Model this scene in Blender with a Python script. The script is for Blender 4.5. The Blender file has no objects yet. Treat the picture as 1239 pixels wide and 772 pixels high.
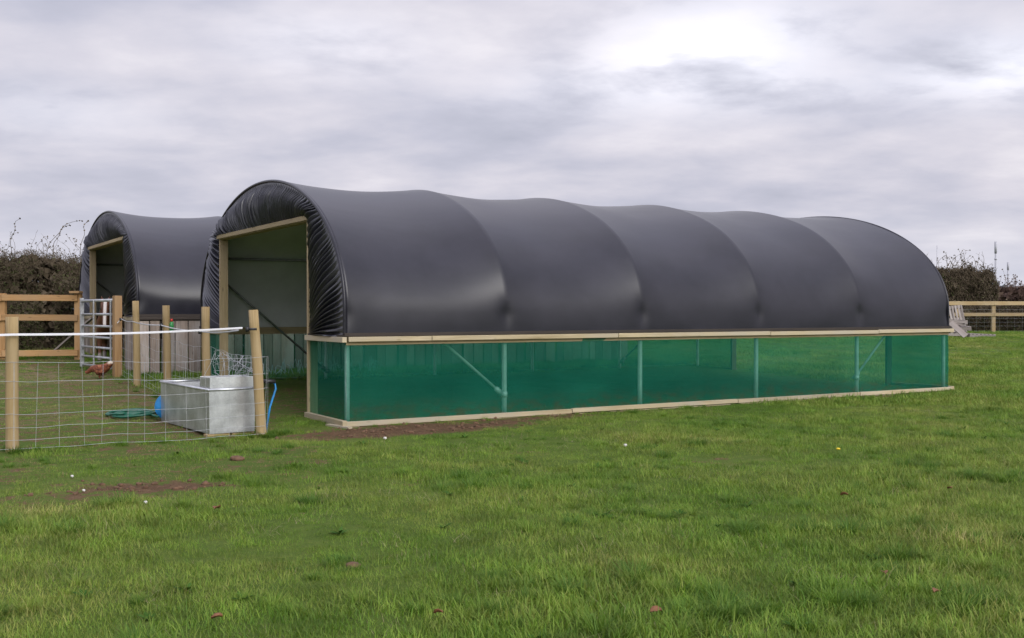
import bpy, math, random
import numpy as np
from mathutils import Vector, Matrix, noise
R=math.radians
random.seed(7); rng=np.random.default_rng(7)
sc=bpy.context.scene
COL=sc.collection
# ------------------------------------------------------------------ frame of reference
TH=0.5406; CX,CY=-1.789,11.324          # near front corner of the big tunnel, and its heading
W,L,ZR,ZH,V1=5.933,10.08,0.944,2.298,1.093
T2=(-6.186,17.40,0.185)
CT,ST=math.cos(TH),math.sin(TH)
def uv_of(x,y):
    dx,dy=x-CX,y-CY
    return dx*CT+dy*ST, -dx*ST+dy*CT
def xy_of(u,v): return CX+u*CT-v*ST, CY+u*ST+v*CT
KV=[(-60,0),(-1,0),(0,0.0),(3,.05),(5.9,.135),(7.5,.19),(10.6,.34),(13,.40),(16,.42),(60,.45),(400,.45)]
def table(v):
    if v<=KV[0][0]: return KV[0][1]
    for (a,za),(b,zb) in zip(KV,KV[1:]):
        if v<=b: return za+(zb-za)*(v-a)/(b-a)
    return KV[-1][1]
def fbm(x,y,s,o=3,seed=0.0):
    a=0;amp=1;t=0
    for i in range(o):
        a+=amp*noise.noise(Vector((x*s+seed,y*s-seed,seed*1.7+i*9.1)));t+=amp;amp*=.5;s*=2.03
    return a/t
def base_z(x,y):
    u,v=uv_of(x,y)
    return (table(v-.5)+table(v)+table(v+.5))/3
def inside1(x,y,m=0.0):
    u,v=uv_of(x,y); return -m<u<L+m and -m<v<W+m
def gz(x,y):
    d=math.hypot(x,y)
    z=base_z(x,y)
    u,v=uv_of(x,y)
    k=1.0
    if -.6<u<L+.6 and -.5<v<W+.4: k=.25
    z+=k*(.035*fbm(x,y,.55,2,3.1)+.028*fbm(x,y,1.9,2,8.4))
    if v<-.5: z-=.03*min(1,(-v-.5)/2)*0
    return z
# ------------------------------------------------------------------ helpers
def link(o,parent=None):
    COL.objects.link(o)
    if parent is not None: o.parent=parent
    return o
def tag(o,label=None,cat=None,group=None,kind=None):
    if label: o['label']=label
    if cat: o['category']=cat
    if group: o['group']=group
    if kind: o['kind']=kind
    return o
def empty(name,loc,rz=0,label=None,cat=None,group=None):
    o=bpy.data.objects.new(name,None); o.location=loc; o.rotation_euler=(0,0,rz)
    o.empty_display_size=.2
    link(o); return tag(o,label,cat,group)
class MB:
    def __init__(s): s.v=[];s.f=[];s.uv=[];s.t=[];s.m=[]
    def face(s,idx,uv=None,tint=.5,mi=0):
        s.f.append(idx); s.uv.append(uv or [(0,0)]*len(idx)); s.t.append(tint); s.m.append(mi)
    def box(s,a,b,mat=None,tint=None,mi=0,ax=None,taper=0,jit=0):
        """box between corners a,b; uv x runs along the longest axis"""
        if tint is None: tint=random.random()
        a=list(a);b=list(b)
        n=len(s.v)
        sz=[b[i]-a[i] for i in range(3)]
        la=ax if ax is not None else max(range(3),key=lambda i:sz[i])
        o1,o2=random.random()*50,random.random()*50
        P=[]
        for k in range(8):
            p=[a[i] if not (k>>i)&1 else b[i] for i in range(3)]
            if jit: p=[c+random.uniform(-jit,jit) for c in p]
            P.append(Vector(p))
        co=[(p[la],) for p in P]
        oth=[i for i in range(3) if i!=la]
        for p in P:
            s.v.append(mat@p if mat is not None else p)
        for q,nax in (((0,2,3,1),2),((4,5,7,6),2),((0,1,5,4),1),((2,6,7,3),1),((0,4,6,2),0),((1,3,7,5),0)):
            uv=[]
            for k in q:
                p=P[k]
                rest=[i for i in oth if i!=nax]
                if nax==la: uv.append((p[oth[0]]+o1,p[oth[1]]+o2))
                else: uv.append((p[la]+o1,p[rest[0]]+o2))
            s.face([n+k for k in q],uv,tint,mi)
    def beam(s,p,q,w,h,up=(0,0,1),tint=None,mi=0):
        p=Vector(p);q=Vector(q);d=q-p;l=d.length;x=d.normalized()
        u=Vector(up); y=u.cross(x)
        if y.length<1e-4: y=Vector((0,1,0)).cross(x)
        y.normalize(); z=x.cross(y)
        m=Matrix(((x.x,y.x,z.x,p.x),(x.y,y.y,z.y,p.y),(x.z,y.z,z.z,p.z),(0,0,0,1)))
        s.box((0,-w/2,-h/2),(l,w/2,h/2),m,tint,mi,ax=0)
    def tube(s,pts,r,n=8,cap=True,tint=.5,mi=0,closed=False):
        pts=[Vector(p) for p in pts]; N=len(pts)
        rr=r if isinstance(r,(list,tuple)) else [r]*N
        base=len(s.v); up=None; ln=0
        for i,p in enumerate(pts):
            if closed: t=pts[(i+1)%N]-pts[i-1]
            else: t=pts[min(i+1,N-1)]-pts[max(i-1,0)]
            if t.length<1e-9: t=Vector((0,0,1))
            t.normalize()
            if up is None:
                a=Vector((0,0,1)) if abs(t.z)<.9 else Vector((1,0,0))
                up=a-t*a.dot(t)
            else:
                up=up-t*up.dot(t)
                if up.length<1e-5: up=Vector((1,0,0))-t*t.x
            up.normalize(); sd=t.cross(up)
            for k in range(n):
                an=2*math.pi*k/n
                s.v.append(p+(up*math.cos(an)+sd*math.sin(an))*rr[i])
        M=N if closed else N-1
        for i in range(M):
            l2=ln+(pts[(i+1)%N]-pts[i]).length
            for k in range(n):
                a=base+i*n+k;b=base+i*n+(k+1)%n;j=(i+1)%N
                c=base+j*n+(k+1)%n;d=base+j*n+k
                c0=k/n*6.28*rr[i];c1=(k+1)/n*6.28*rr[i]
                s.face([a,b,c,d],[(ln,c0),(ln,c1),(l2,c1),(l2,c0)],tint,mi)
            ln=l2
        if cap and not closed:
            s.face([base+k for k in range(n)][::-1],[(math.cos(k),math.sin(k)) for k in range(n)],tint,mi)
            s.face([base+(N-1)*n+k for k in range(n)],[(math.cos(k)*rr[-1],math.sin(k)*rr[-1]) for k in range(n)],tint,mi)
    def grid(s,P,tint=.5,mi=0,uvs=1.0,flip=False):
        """P[i][j] points"""
        n=len(P);m=len(P[0]);b=len(s.v)
        for r in P:
            for p in r: s.v.append(Vector(p))
        for i in range(n-1):
            for j in range(m-1):
                q=[b+i*m+j,b+i*m+j+1,b+(i+1)*m+j+1,b+(i+1)*m+j]
                uv=[(i*uvs,j*uvs),(i*uvs,(j+1)*uvs),((i+1)*uvs,(j+1)*uvs),((i+1)*uvs,j*uvs)]
                if flip: q=q[::-1];uv=uv[::-1]
                s.face(q,uv,tint,mi)
    def ball(s,c,r,n=10,m=7,tint=.5,mi=0,sc=(1,1,1),rough=0,mat=None):
        c=Vector(c);b=len(s.v)
        for i in range(m+1):
            th=math.pi*i/m
            for k in range(n):
                a=2*math.pi*k/n
                p=Vector((math.sin(th)*math.cos(a)*sc[0],math.sin(th)*math.sin(a)*sc[1],math.cos(th)*sc[2]))*r
                if rough: p*=1+rough*noise.noise(p/r*1.7+c*3)
                if mat is not None: p=mat@p
                s.v.append(c+p)
        for i in range(m):
            for k in range(n):
                s.face([b+i*n+k,b+(i+1)*n+k,b+(i+1)*n+(k+1)%n,b+i*n+(k+1)%n],[(i,k)]*4,tint,mi)
    def build(s,name,mat,parent=None,smooth=False,bevel=0,coll=None):
        me=bpy.data.meshes.new(name)
        me.from_pydata([tuple(v) for v in s.v],[],s.f)
        mats=mat if isinstance(mat,(list,tuple)) else [mat]
        for m in mats: me.materials.append(m)
        uvl=me.uv_layers.new(name='UVMap')
        flat=[c for f in s.uv for p in f for c in p]
        uvl.data.foreach_set('uv',flat)
        at=me.attributes.new('tint','FLOAT','FACE'); at.data.foreach_set('value',s.t)
        me.polygons.foreach_set('material_index',s.m)
        if smooth: me.polygons.foreach_set('use_smooth',[True]*len(s.f))
        me.update(); me.validate(clean_customdata=False)
        o=bpy.data.objects.new(name,me)
        if coll is not None: coll.objects.link(o)
        else: link(o,parent)
        if bevel:
            b=o.modifiers.new('bevel','BEVEL');b.width=bevel;b.segments=2;b.limit_method='ANGLE'
        return o
# ------------------------------------------------------------------ materials
class NT:
    def __init__(s,name):
        s.m=bpy.data.materials.new(name); s.m.use_nodes=True
        s.t=s.m.node_tree; s.t.nodes.clear()
        s.out=s.n('ShaderNodeOutputMaterial')
    def n(s,ty,**k):
        nd=s.t.nodes.new(ty)
        for a,b in k.items():
            if a.startswith('i_'):
                nd.inputs[a[2:].replace('_',' ')].default_value=b
            else: setattr(nd,a,b)
        return nd
    def l(s,a,b): s.t.links.new(a,b)
    def ramp(s,fac,stops,interp='LINEAR'):
        r=s.n('ShaderNodeValToRGB'); r.color_ramp.interpolation=interp
        e=r.color_ramp.elements
        while len(e)<len(stops): e.new(.5)
        for x,(p,c) in zip(e,stops): x.position=p; x.color=(*c,1)
        s.l(fac,r.inputs[0]); return r.outputs[0]
    def noise(s,vec,scale,detail=4,rough=.55,dist=0):
        n=s.n('ShaderNodeTexNoise'); n.inputs['Scale'].default_value=scale
        n.inputs['Detail'].default_value=detail; n.inputs['Roughness'].default_value=rough
        n.inputs['Distortion'].default_value=dist
        if vec is not None: s.l(vec,n.inputs['Vector'])
        return n.outputs['Fac']
    def mapping(s,vec,scale=(1,1,1),loc=(0,0,0),rot=(0,0,0)):
        m=s.n('ShaderNodeMapping'); m.inputs['Scale'].default_value=scale; m.inputs['Location'].default_value=loc
        m.inputs['Rotation'].default_value=rot
        s.l(vec,m.inputs['Vector']); return m.outputs[0]
    def math(s,op,a,b=None,clamp=False):
        m=s.n('ShaderNodeMath',operation=op); m.use_clamp=clamp
        for i,x in enumerate((a,b)):
            if x is None: continue
            if isinstance(x,(int,float)): m.inputs[i].default_value=x
            else: s.l(x,m.inputs[i])
        return m.outputs[0]
    def mix(s,f,a,b,mode='MIX'):
        m=s.n('ShaderNodeMix',data_type='RGBA',blend_type=mode)
        for i,x in ((0,f),(6,a),(7,b)):
            if isinstance(x,(int,float)): m.inputs[i].default_value=x
            elif isinstance(x,tuple): m.inputs[i].default_value=(*x,1)
            else: s.l(x,m.inputs[i])
        return m.outputs[2]
    def attr(s,name):
        a=s.n('ShaderNodeAttribute',attribute_name=name); return a
    def bump(s,h,strength=.3,dist=.01):
        b=s.n('ShaderNodeBump'); b.inputs['Strength'].default_value=strength; b.inputs['Distance'].default_value=dist
        s.l(h,b.inputs['Height']); return b.outputs[0]
    def princ(s,col,rough=.6,metal=0,normal=None,**k):
        p=s.n('ShaderNodeBsdfPrincipled')
        for nm,x in (('Base Color',col),('Roughness',rough),('Metallic',metal)):
            if isinstance(x,tuple): p.inputs[nm].default_value=(*x,1)
            elif isinstance(x,(int,float)): p.inputs[nm].default_value=x
            else: s.l(x,p.inputs[nm])
        if normal is not None: s.l(normal,p.inputs['Normal'])
        for a,b in k.items(): p.inputs[a.replace('_',' ')].default_value=b
        return p
    def done(s,shader):
        s.l(shader.outputs[0] if hasattr(shader,'outputs') else shader,s.out.inputs['Surface']); return s.m
def wood(name,dark,light,grey=None,knots=True,rough=.75,tintamt=.35):
    t=NT(name); uv=t.n('ShaderNodeTexCoord').outputs['UV']
    st=t.mapping(uv,(2.2,38,1))
    g=t.noise(st,1,5,.6,.6)
    lg=t.noise(t.mapping(uv,(.9,7,1)),1,3,.5)
    f=t.math('ADD',t.math('MULTIPLY',g,.6),t.math('MULTIPLY',lg,.4))
    c=t.ramp(f,[(.3,dark),(.72,light)])
    if knots:
        vo=t.n('ShaderNodeTexVoronoi'); vo.inputs['Scale'].default_value=1; t.l(t.mapping(uv,(3.1,9,1)),vo.inputs['Vector'])
        k=t.ramp(vo.outputs['Distance'],[(.05,(1,1,1)),(.14,(0,0,0))])
        c=t.mix(t.math('MULTIPLY',k,.75),c,tuple(x*.35 for x in dark))
    big=t.noise(t.mapping(uv,(1.1,2.5,1)),1,4,.6)
    if grey: c=t.mix(t.ramp(big,[(.42,(0,0,0)),(.68,(1,1,1))]),c,grey)
    ti=t.attr('tint').outputs['Fac']
    m=t.math('ADD',t.math('MULTIPLY',ti,tintamt),1-tintamt*.6)
    c=t.mix(1.0,c,t.n('ShaderNodeCombineColor').outputs[0],'MULTIPLY') if False else c
    hs=t.n('ShaderNodeHueSaturation'); t.l(c,hs.inputs['Color']); t.l(m,hs.inputs['Value'])
    p=t.princ(hs.outputs[0],rough,0,t.bump(f,.7,.006)); return t.done(p)
M={}
M['rail']=wood('sawn_pine',(.30,.235,.125),(.58,.485,.31),(.40,.35,.26))
M['jamb']=wood('treated_pine',(.30,.22,.105),(.56,.45,.26),(.42,.32,.20))
M['backlitjamb']=wood('backlit_jamb_timber',(.05,.04,.028),(.11,.09,.06))  # rear jambs: backlit shade put into the timber colour
M['post']=wood('round_post_wood',(.22,.145,.055),(.45,.335,.165),(.35,.26,.14))
M['fence']=wood('fence_timber',(.26,.135,.045),(.50,.30,.13),(.38,.24,.12))
M['farfence']=wood('pale_fence_timber',(.30,.20,.09),(.48,.36,.19),(.42,.33,.2))
M['board']=wood('weathered_board',(.17,.125,.10),(.42,.34,.28),(.40,.36,.33),tintamt=.8)
M['oldwood']=wood('grey_pallet_wood',(.17,.14,.125),(.36,.31,.28),(.33,.30,.28),tintamt=.5)
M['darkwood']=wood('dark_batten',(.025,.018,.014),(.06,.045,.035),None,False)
def metal_galv(name,base=.42,scale=55,rough=.42,metallic=.75):
    t=NT(name); ob=t.n('ShaderNodeTexCoord').outputs['Object']
    vo=t.n('ShaderNodeTexVoronoi'); vo.inputs['Scale'].default_value=scale; t.l(ob,vo.inputs['Vector'])
    w=t.n('ShaderNodeSeparateColor'); t.l(vo.outputs['Color'],w.inputs[0])
    n=t.noise(ob,5,5,.6)
    f=t.math('ADD',t.math('MULTIPLY',w.outputs[0],.12),t.math('MULTIPLY',n,.88))
    c=t.ramp(f,[(.25,(base*.72,base*.74,base*.77)),(.75,(base*1.25,base*1.28,base*1.3))])
    rg=t.n('ShaderNodeMapRange'); rg.inputs['To Min'].default_value=rough-.1; rg.inputs['To Max'].default_value=rough+.15
    t.l(n,rg.inputs['Value'])
    return t.done(t.princ(c,rg.outputs[0],metallic,t.bump(n,.15,.004)))
M['galv']=metal_galv('galvanised_steel',.60,70,.36,.85)
M['pipe']=metal_galv('galvanised_tube',.68,60,.42,.3)
M['pipeshade']=metal_galv('shaded_galvanised_tube',.26,60,.5,.6)  # same galvanised tube, with the tunnel's inner shade darkened into its colour
M['gate']=metal_galv('gate_steel',.46,40,.45,.5)
M['wire']=metal_galv('wire',.46,80,.5,.3)
def plain(name,col,rough=.5,var=.25,scale=20,metal=0,bs=.15):
    t=NT(name); ob=t.n('ShaderNodeTexCoord').outputs['Object']
    n=t.noise(ob,scale,5,.6)
    c=t.ramp(n,[(.3,tuple(x*(1-var) for x in col)),(.7,tuple(min(1,x*(1+var)) for x in col))])
    return t.done(t.princ(c,rough,metal,t.bump(n,bs,.005)))
M['blue']=plain('blue_plastic',(.02,.22,.52),.4,.25,9)
M['hose']=plain('dark_green_hose',(.012,.10,.06),.4)
M['tape']=plain('white_tape',(.6,.6,.62),.55,.06)
M['black']=plain('black_plastic_small',(.015,.015,.016),.45)
M['red']=plain('red_cap',(.45,.03,.02),.4)
M['bottle']=plain('green_bottle_plastic',(.03,.22,.06),.35)
M['stone']=plain('pale_stone',(.55,.53,.50),.8,.25,30)
M['brick']=plain('brick',(.28,.12,.07),.9,.3,40)
M['mast']=plain('mast_haze_grey',(.42,.42,.46),.6,.1)  # distance haze put into the pale grey of the masts
M['soil']=plain('soil',(.12,.066,.036),.95,.45,25,0,.6)
M['netgrey']=plain('pale_plastic_strip',(.55,.6,.62),.4,.15)
# polythene: black outer skin, grey-green inner skin
def polythene():
    t=NT('black_polythene'); ob=t.n('ShaderNodeTexCoord').outputs['Object']
    n1=t.noise(t.mapping(ob,(.35,.9,.9)),1,3,.5,.3)
    n2=t.noise(t.mapping(ob,(4,9,9)),1,3,.5)
    dirt=t.noise(ob,1.3,6,.65)
    c=t.ramp(dirt,[(.35,(.010,.0098,.015)),(.7,(.021,.020,.029))])
    h=t.math('ADD',t.math('MULTIPLY',n1,1.0),t.math('MULTIPLY',n2,.03))
    rg=t.n('ShaderNodeMapRange'); rg.inputs['To Min'].default_value=.25; rg.inputs['To Max'].default_value=.37
    t.l(dirt,rg.inputs['Value'])
    p=t.princ(c,rg.outputs[0],0,t.bump(h,.22,.05)); p.inputs['IOR'].default_value=1.45; p.inputs['Specular IOR Level'].default_value=.52
    p.inputs['Coat Weight'].default_value=.0
    return t.done(p)
M['poly']=polythene()
def poly_front():
    t=NT('glossy_black_polythene'); ob=t.n('ShaderNodeTexCoord').outputs['Object']
    n=t.noise(ob,9,4,.6)
    p=t.princ((.030,.030,.040),.28,0,t.bump(n,.25,.01)); p.inputs['IOR'].default_value=1.6
    return t.done(p)
M['polyf']=poly_front()
M['inner']=plain('grey_green_polythene_inside',(.60,.60,.62),.6,.08,3)
def meshmat():
    t=NT('green_windbreak_mesh'); ob=t.n('ShaderNodeTexCoord').outputs['Object']
    n=t.noise(t.mapping(ob,(.8,.8,1.5)),1.3,4,.6)
    wv=t.noise(t.mapping(ob,(34,34,2.5)),1,4,.75)
    c=t.ramp(n,[(.3,(.009,.145,.098)),(.75,(.017,.215,.14))])
    zz_=t.n('ShaderNodeSeparateXYZ'); t.l(ob,zz_.inputs[0])
    sp_=t.noise(t.mapping(ob,(3,3,7)),2,5,.7)
    mud=t.math('MULTIPLY',t.ramp(zz_.outputs[2],[(.07,(1,1,1)),(.30,(0,0,0))]),t.ramp(sp_,[(.45,(0,0,0)),(.62,(1,1,1))]))
    c=t.mix(t.math('MULTIPLY',mud,.7),c,(.12,.10,.06))
    d=t.n('ShaderNodeBsdfDiffuse'); t.l(c,d.inputs[0])
    tl=t.n('ShaderNodeBsdfTranslucent'); t.l(c,tl.inputs[0])
    mx=t.n('ShaderNodeMixShader'); mx.inputs[0].default_value=.28; t.l(d.outputs[0],mx.inputs[1]); t.l(tl.outputs[0],mx.inputs[2])
    tr=t.n('ShaderNodeBsdfTransparent'); tr.inputs[0].default_value=(.72,.95,.86,1)
    m2=t.n('ShaderNodeMixShader')
    fac=t.math('ADD',.36,t.math('ADD',t.math('MULTIPLY',wv,.2),t.math('MULTIPLY',n,.08)))
    t.l(fac,m2.inputs[0]); t.l(tr.outputs[0],m2.inputs[1]); t.l(mx.outputs[0],m2.inputs[2])
    return t.done(m2)
M['mesh']=meshmat()
def foliage(name,stops,trans=.25,wscale=.8,rough=.6,spec=.3,worldvar=.5):
    t=NT(name)
    geo=t.n('ShaderNodeNewGeometry')
    ti=t.attr('tint').outputs['Fac']
    wn=t.noise(geo.outputs['Position'],wscale,4,.6)
    f=t.math('ADD',t.math('MULTIPLY',ti,1-worldvar),t.math('MULTIPLY',t.math('SUBTRACT',t.math('MULTIPLY',wn,2.2),.6),worldvar),True)
    c=t.ramp(f,stops)
    if worldvar==.62:
        w2=t.noise(geo.outputs['Position'],3.1,3,.6); hs=t.n('ShaderNodeHueSaturation'); t.l(c,hs.inputs['Color']); t.l(t.math('ADD',.1,t.math('MULTIPLY',w2,1.75)),hs.inputs['Value']); c=hs.outputs[0]
    p=t.princ(c,rough,0); p.inputs['Specular IOR Level'].default_value=spec
    tl=t.n('ShaderNodeBsdfTranslucent'); t.l(c,tl.inputs[0])
    mx=t.n('ShaderNodeMixShader'); mx.inputs[0].default_value=trans
    t.l(p.outputs[0],mx.inputs[1]); t.l(tl.outputs[0],mx.inputs[2])
    return t.done(mx)
M['grass']=foliage('grass_blade',[(0,(.045,.125,.010)),(.3,(.115,.225,.021)),(.6,(.205,.285,.040)),(.85,(.31,.30,.085)),(1,(.66,.54,.27))],.3,.55,worldvar=.62)
M['grassdark']=foliage('lush_grass_blade',[(0,(.038,.105,.010)),(.6,(.095,.195,.020)),(1,(.18,.26,.04))],.3,1.0)
M['grasspad']=foliage('worn_grass_blade',[(0,(.08,.105,.018)),(.4,(.17,.165,.04)),(.8,(.29,.225,.10)),(1,(.44,.34,.19))],.25,.8,worldvar=.62)
M['straw']=foliage('straw_blade',[(0,(.20,.15,.075)),(1,(.42,.35,.21))],.15,1.0)
M['weed']=foliage('weed_leaf',[(0,(.03,.085,.012)),(1,(.08,.16,.03))],.2,1.0,rough=.8,spec=.08)
M['twig']=foliage('hedge_twig',[(0,(.045,.037,.024)),(.6,(.115,.09,.06)),(1,(.20,.165,.115))],.0,.8,.9,.1,.4)
M['leafh']=foliage('hedge_leaf',[(0,(.03,.04,.012)),(.5,(.07,.085,.025)),(1,(.18,.18,.08))],.2,.9,.7,.2,.4)
M['scrub']=foliage('red_scrub_twig',[(0,(.06,.038,.03)),(.6,(.12,.08,.062)),(1,(.19,.14,.11))],.0,.5,.9,.1,.5)
M['farwood']=foliage('distant_tree',[(0,(.10,.11,.12)),(1,(.20,.20,.20))],.0,.05,.9,.1,.5)  # haze of distance coloured into the trees as grey
M['deadleaf']=plain('dead_leaf_brown',(.20,.085,.035),.7,.35,60)
M['yellow']=plain('yellow_petal',(.75,.55,.02),.6,.1)
# ground
def groundmat():
    t=NT('pasture_ground'); geo=t.n('ShaderNodeNewGeometry'); P=geo.outputs['Position']
    n1=t.noise(P,.5,5,.6); n2=t.noise(P,6,6,.7); n3=t.noise(P,45,4,.7)
    f=t.math('ADD',t.math('ADD',t.math('MULTIPLY',n1,.35),t.math('MULTIPLY',n2,.35)),t.math('MULTIPLY',n3,.3))
    g=t.ramp(f,[(.3,(.045,.08,.012)),(.5,(.085,.13,.02)),(.66,(.15,.17,.04))])
    s=t.ramp(t.math('ADD',t.math('MULTIPLY',n2,.5),t.math('MULTIPLY',n3,.5)),[(.3,(.045,.026,.014)),(.55,(.135,.080,.043)),(.78,(.30,.21,.13))])
    st=t.ramp(n3,[(.3,(.12,.09,.045)),(.7,(.30,.24,.14))])
    d=t.attr('dirt').outputs['Fac']; w=t.attr('strawm').outputs['Fac']
    dm=t.math('ADD',d,t.math('ADD',t.math('MULTIPLY',t.math('SUBTRACT',n2,.5),1.9),t.math('MULTIPLY',t.math('SUBTRACT',n3,.5),.8)))
    dm=t.ramp(dm,[(.42,(0,0,0)),(.58,(1,1,1))])
    c=t.mix(dm,g,s); c=t.mix(t.math('MULTIPLY',w,t.ramp(n2,[(.4,(0,0,0)),(.6,(1,1,1))])),c,st)
    h=t.math('ADD',n2,t.math('MULTIPLY',n3,.4))
    return t.done(t.princ(c,.95,0,t.bump(h,1.0,.05),Specular_IOR_Level=.15))
M['ground']=groundmat()
# ------------------------------------------------------------------ masks for bare soil and straw
def blob(x,y,cx,cy,rx,ry,a=0):
    dx,dy=x-cx,y-cy; c,s=math.cos(a),math.sin(a)
    dx,dy=dx*c+dy*s,-dx*s+dy*c
    return max(0.0,1-((dx/rx)**2+(dy/ry)**2))
def sstep(a,b,x):
    t=max(0.0,min(1.0,(x-a)/(b-a))); return t*t*(3-2*t)
A0,A1=Vector((-4.44,9.33)),Vector((-2.51,10.58))   # near wire fence
B1=Vector((-6.37,16.95))
def in_paddock(x,y):
    # behind fence A, in front of fence B
    d=A1-A0; sA=d.x*(y-A0.y)-d.y*(x-A0.x)
    e=B1-A1; sB=e.x*(y-A1.y)-e.y*(x-A1.x)
    return sA>0 and sB>-.2*e.length
def dirt_at(x,y):
    u,v=uv_of(x,y)
    d=0.0
    if y<60 and abs(x)<40:
        d=max(d,.95*blob(u,v,.5,-.65,1.7,.6)**.6)
        d=max(d,.7*blob(u,v,2.2,-.3,1.2,.35)**.6)
        if y<10.5 and x<-.6: d=max(d,(.34+.35*fbm(x,y,1.3,2,3.3))*sstep(-.6,-2.0,x)*sstep(6.0,7.0,y))
        if -.5<u<L+.4 and v<0: d=max(d,.5*sstep(-.32,-.08,v)*(1 if v<.1 else 0))
        d=max(d,.6*blob(u,v,8.2,-.3,1.1,.25)**.5)
        d=max(d,.85*blob(x,y,-2.53,7.45,.75,.22,.05)**.5)
        d=max(d,.5*blob(x,y,-3.2,7.1,.5,.25,.05)**.5)
        d=max(d,.5*blob(x,y,-1.75,8.6,.5,.22,.05)**.5)
        if in_paddock(x,y): d=max(d,.43+.16*fbm(x,y,.6,2,2.2))
        if -.9<u<1.2 and V1<v<W-V1: d=max(d,.42)
        if 0<u<L and 0<v<W: d=max(d,.22)
        d=max(d,.55*blob(u,v,-1.3,1.2,1.0,1.8)**.5)
    if v<-.5 and y<30: d=max(d,min(.5,1.6*max(0,fbm(x,y,1.4,3,12.2)-.22)))
    return max(0,min(1,d+ (.12*fbm(x,y,2.3,2,5.5) if d>.05 else 0)))
def straw_at(x,y):
    return max(.9*blob(x,y,-8.0,16.8,2.2,1.6,-.2)**.5, .5*blob(x,y,-5.5,14.2,2,2)**.5*0.6, .5*blob(x,y,-5.6,12.0,1.6,1.0)**.5*.6)
# ------------------------------------------------------------------ ground sheet
def axis(lo,hi,a,b,st):
    out=[a]
    while out[-1]<b: out.append(out[-1]+st)
    s=st; x=out[-1]
    while x<hi: s*=1.25; x+=s; out.append(x)
    s=st; x=a; pre=[]
    while x>lo: s*=1.25; x-=s; pre.append(x)
    return pre[::-1]+out
xs=axis(-1500,1500,-11,14,.15); ys=axis(-900,2600,2.2,24,.15)
verts=[];faces=[];dv=[];sv=[]
for y in ys:
    for x in xs:
        verts.append((x,y,gz(x,y))); dv.append(dirt_at(x,y)); sv.append(straw_at(x,y))
nx=len(xs)
for j in range(len(ys)-1):
    for i in range(nx-1):
        a=j*nx+i; faces.append((a,a+1,a+nx+1,a+nx))
me=bpy.data.meshes.new('ground'); me.from_pydata(verts,[],faces)
a=me.attributes.new('dirt','FLOAT','POINT'); a.data.foreach_set('value',dv)
a=me.attributes.new('strawm','FLOAT','POINT'); a.data.foreach_set('value',sv)
me.polygons.foreach_set('use_smooth',[True]*len(faces)); me.materials.append(M['ground'])
tag(link(bpy.data.objects.new('ground',me)),kind='structure')
# ------------------------------------------------------------------ grass (uncountable): one object, geometry-node instances of small tufts
tuft_coll=bpy.data.collections.new('grass_tufts')
def blade(vs,fs,ts,x,y,h,w,az,lean,curl,tint,seg=3):
    b=len(vs); ca,sa=math.cos(az),math.sin(az)
    px,py=-sa,ca
    tw=random.uniform(-.5,.5)
    for i in range(seg+1):
        t=i/seg
        r=lean*h*t+curl*h*t*t
        z=h*math.sqrt(max(.05,1-min(.9,(lean+curl*t)**2*.8)))*t
        ww=w*(1-t*.85)*.5*(1 if i else .8)
        cx_,cy_=x+ca*r,y+sa*r
        a2=tw*t; qx,qy=px*math.cos(a2)-ca*math.sin(a2)*.5,py*math.cos(a2)-sa*math.sin(a2)*.5
        vs.append((cx_-qx*ww,cy_-qy*ww,z)); vs.append((cx_+qx*ww,cy_+qy*ww,z))
    for i in range(seg):
        fs.append((b+2*i,b+2*i+1,b+2*i+3,b+2*i+2)); ts.append(tint)
def tuft(name,n,rad,h0,h1,w0,w1,mat,lean=(.2,.9),clump=False,tint=(0,1),seg=3,rand_az=True,z0=-.012):
    vs=[];fs=[];ts=[]
    for i in range(n):
        if clump:
            r=rad*random.random()**.8*.5; a=random.random()*6.283
            x,y=r*math.cos(a),r*math.sin(a); az=a+random.uniform(-.6,.6); k=1-(r/rad)*.6
            h=random.uniform(h0,h1)*k
        else:
            r=rad*math.sqrt(random.random()); a=random.random()*6.283
            x,y=r*math.cos(a),r*math.sin(a); az=random.random()*6.283; h=h0+(h1-h0)*random.random()**1.7
        t=tint[0]+(tint[1]-tint[0])*random.random()
        if random.random()<.05: t=1
        blade(vs,fs,ts,x,y,h,random.uniform(w0,w1),az,random.uniform(*lean)*.6,random.uniform(*lean)*.5,t,seg)
    vs=[(a,b,c+z0) for a,b,c in vs]
    me=bpy.data.meshes.new(name); me.from_pydata(vs,[],fs)
    at=me.attributes.new('tint','FLOAT','FACE'); at.data.foreach_set('value',ts)
    me.materials.append(mat)
    o=bpy.data.objects.new(name,me); tuft_coll.objects.link(o); return o
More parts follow.
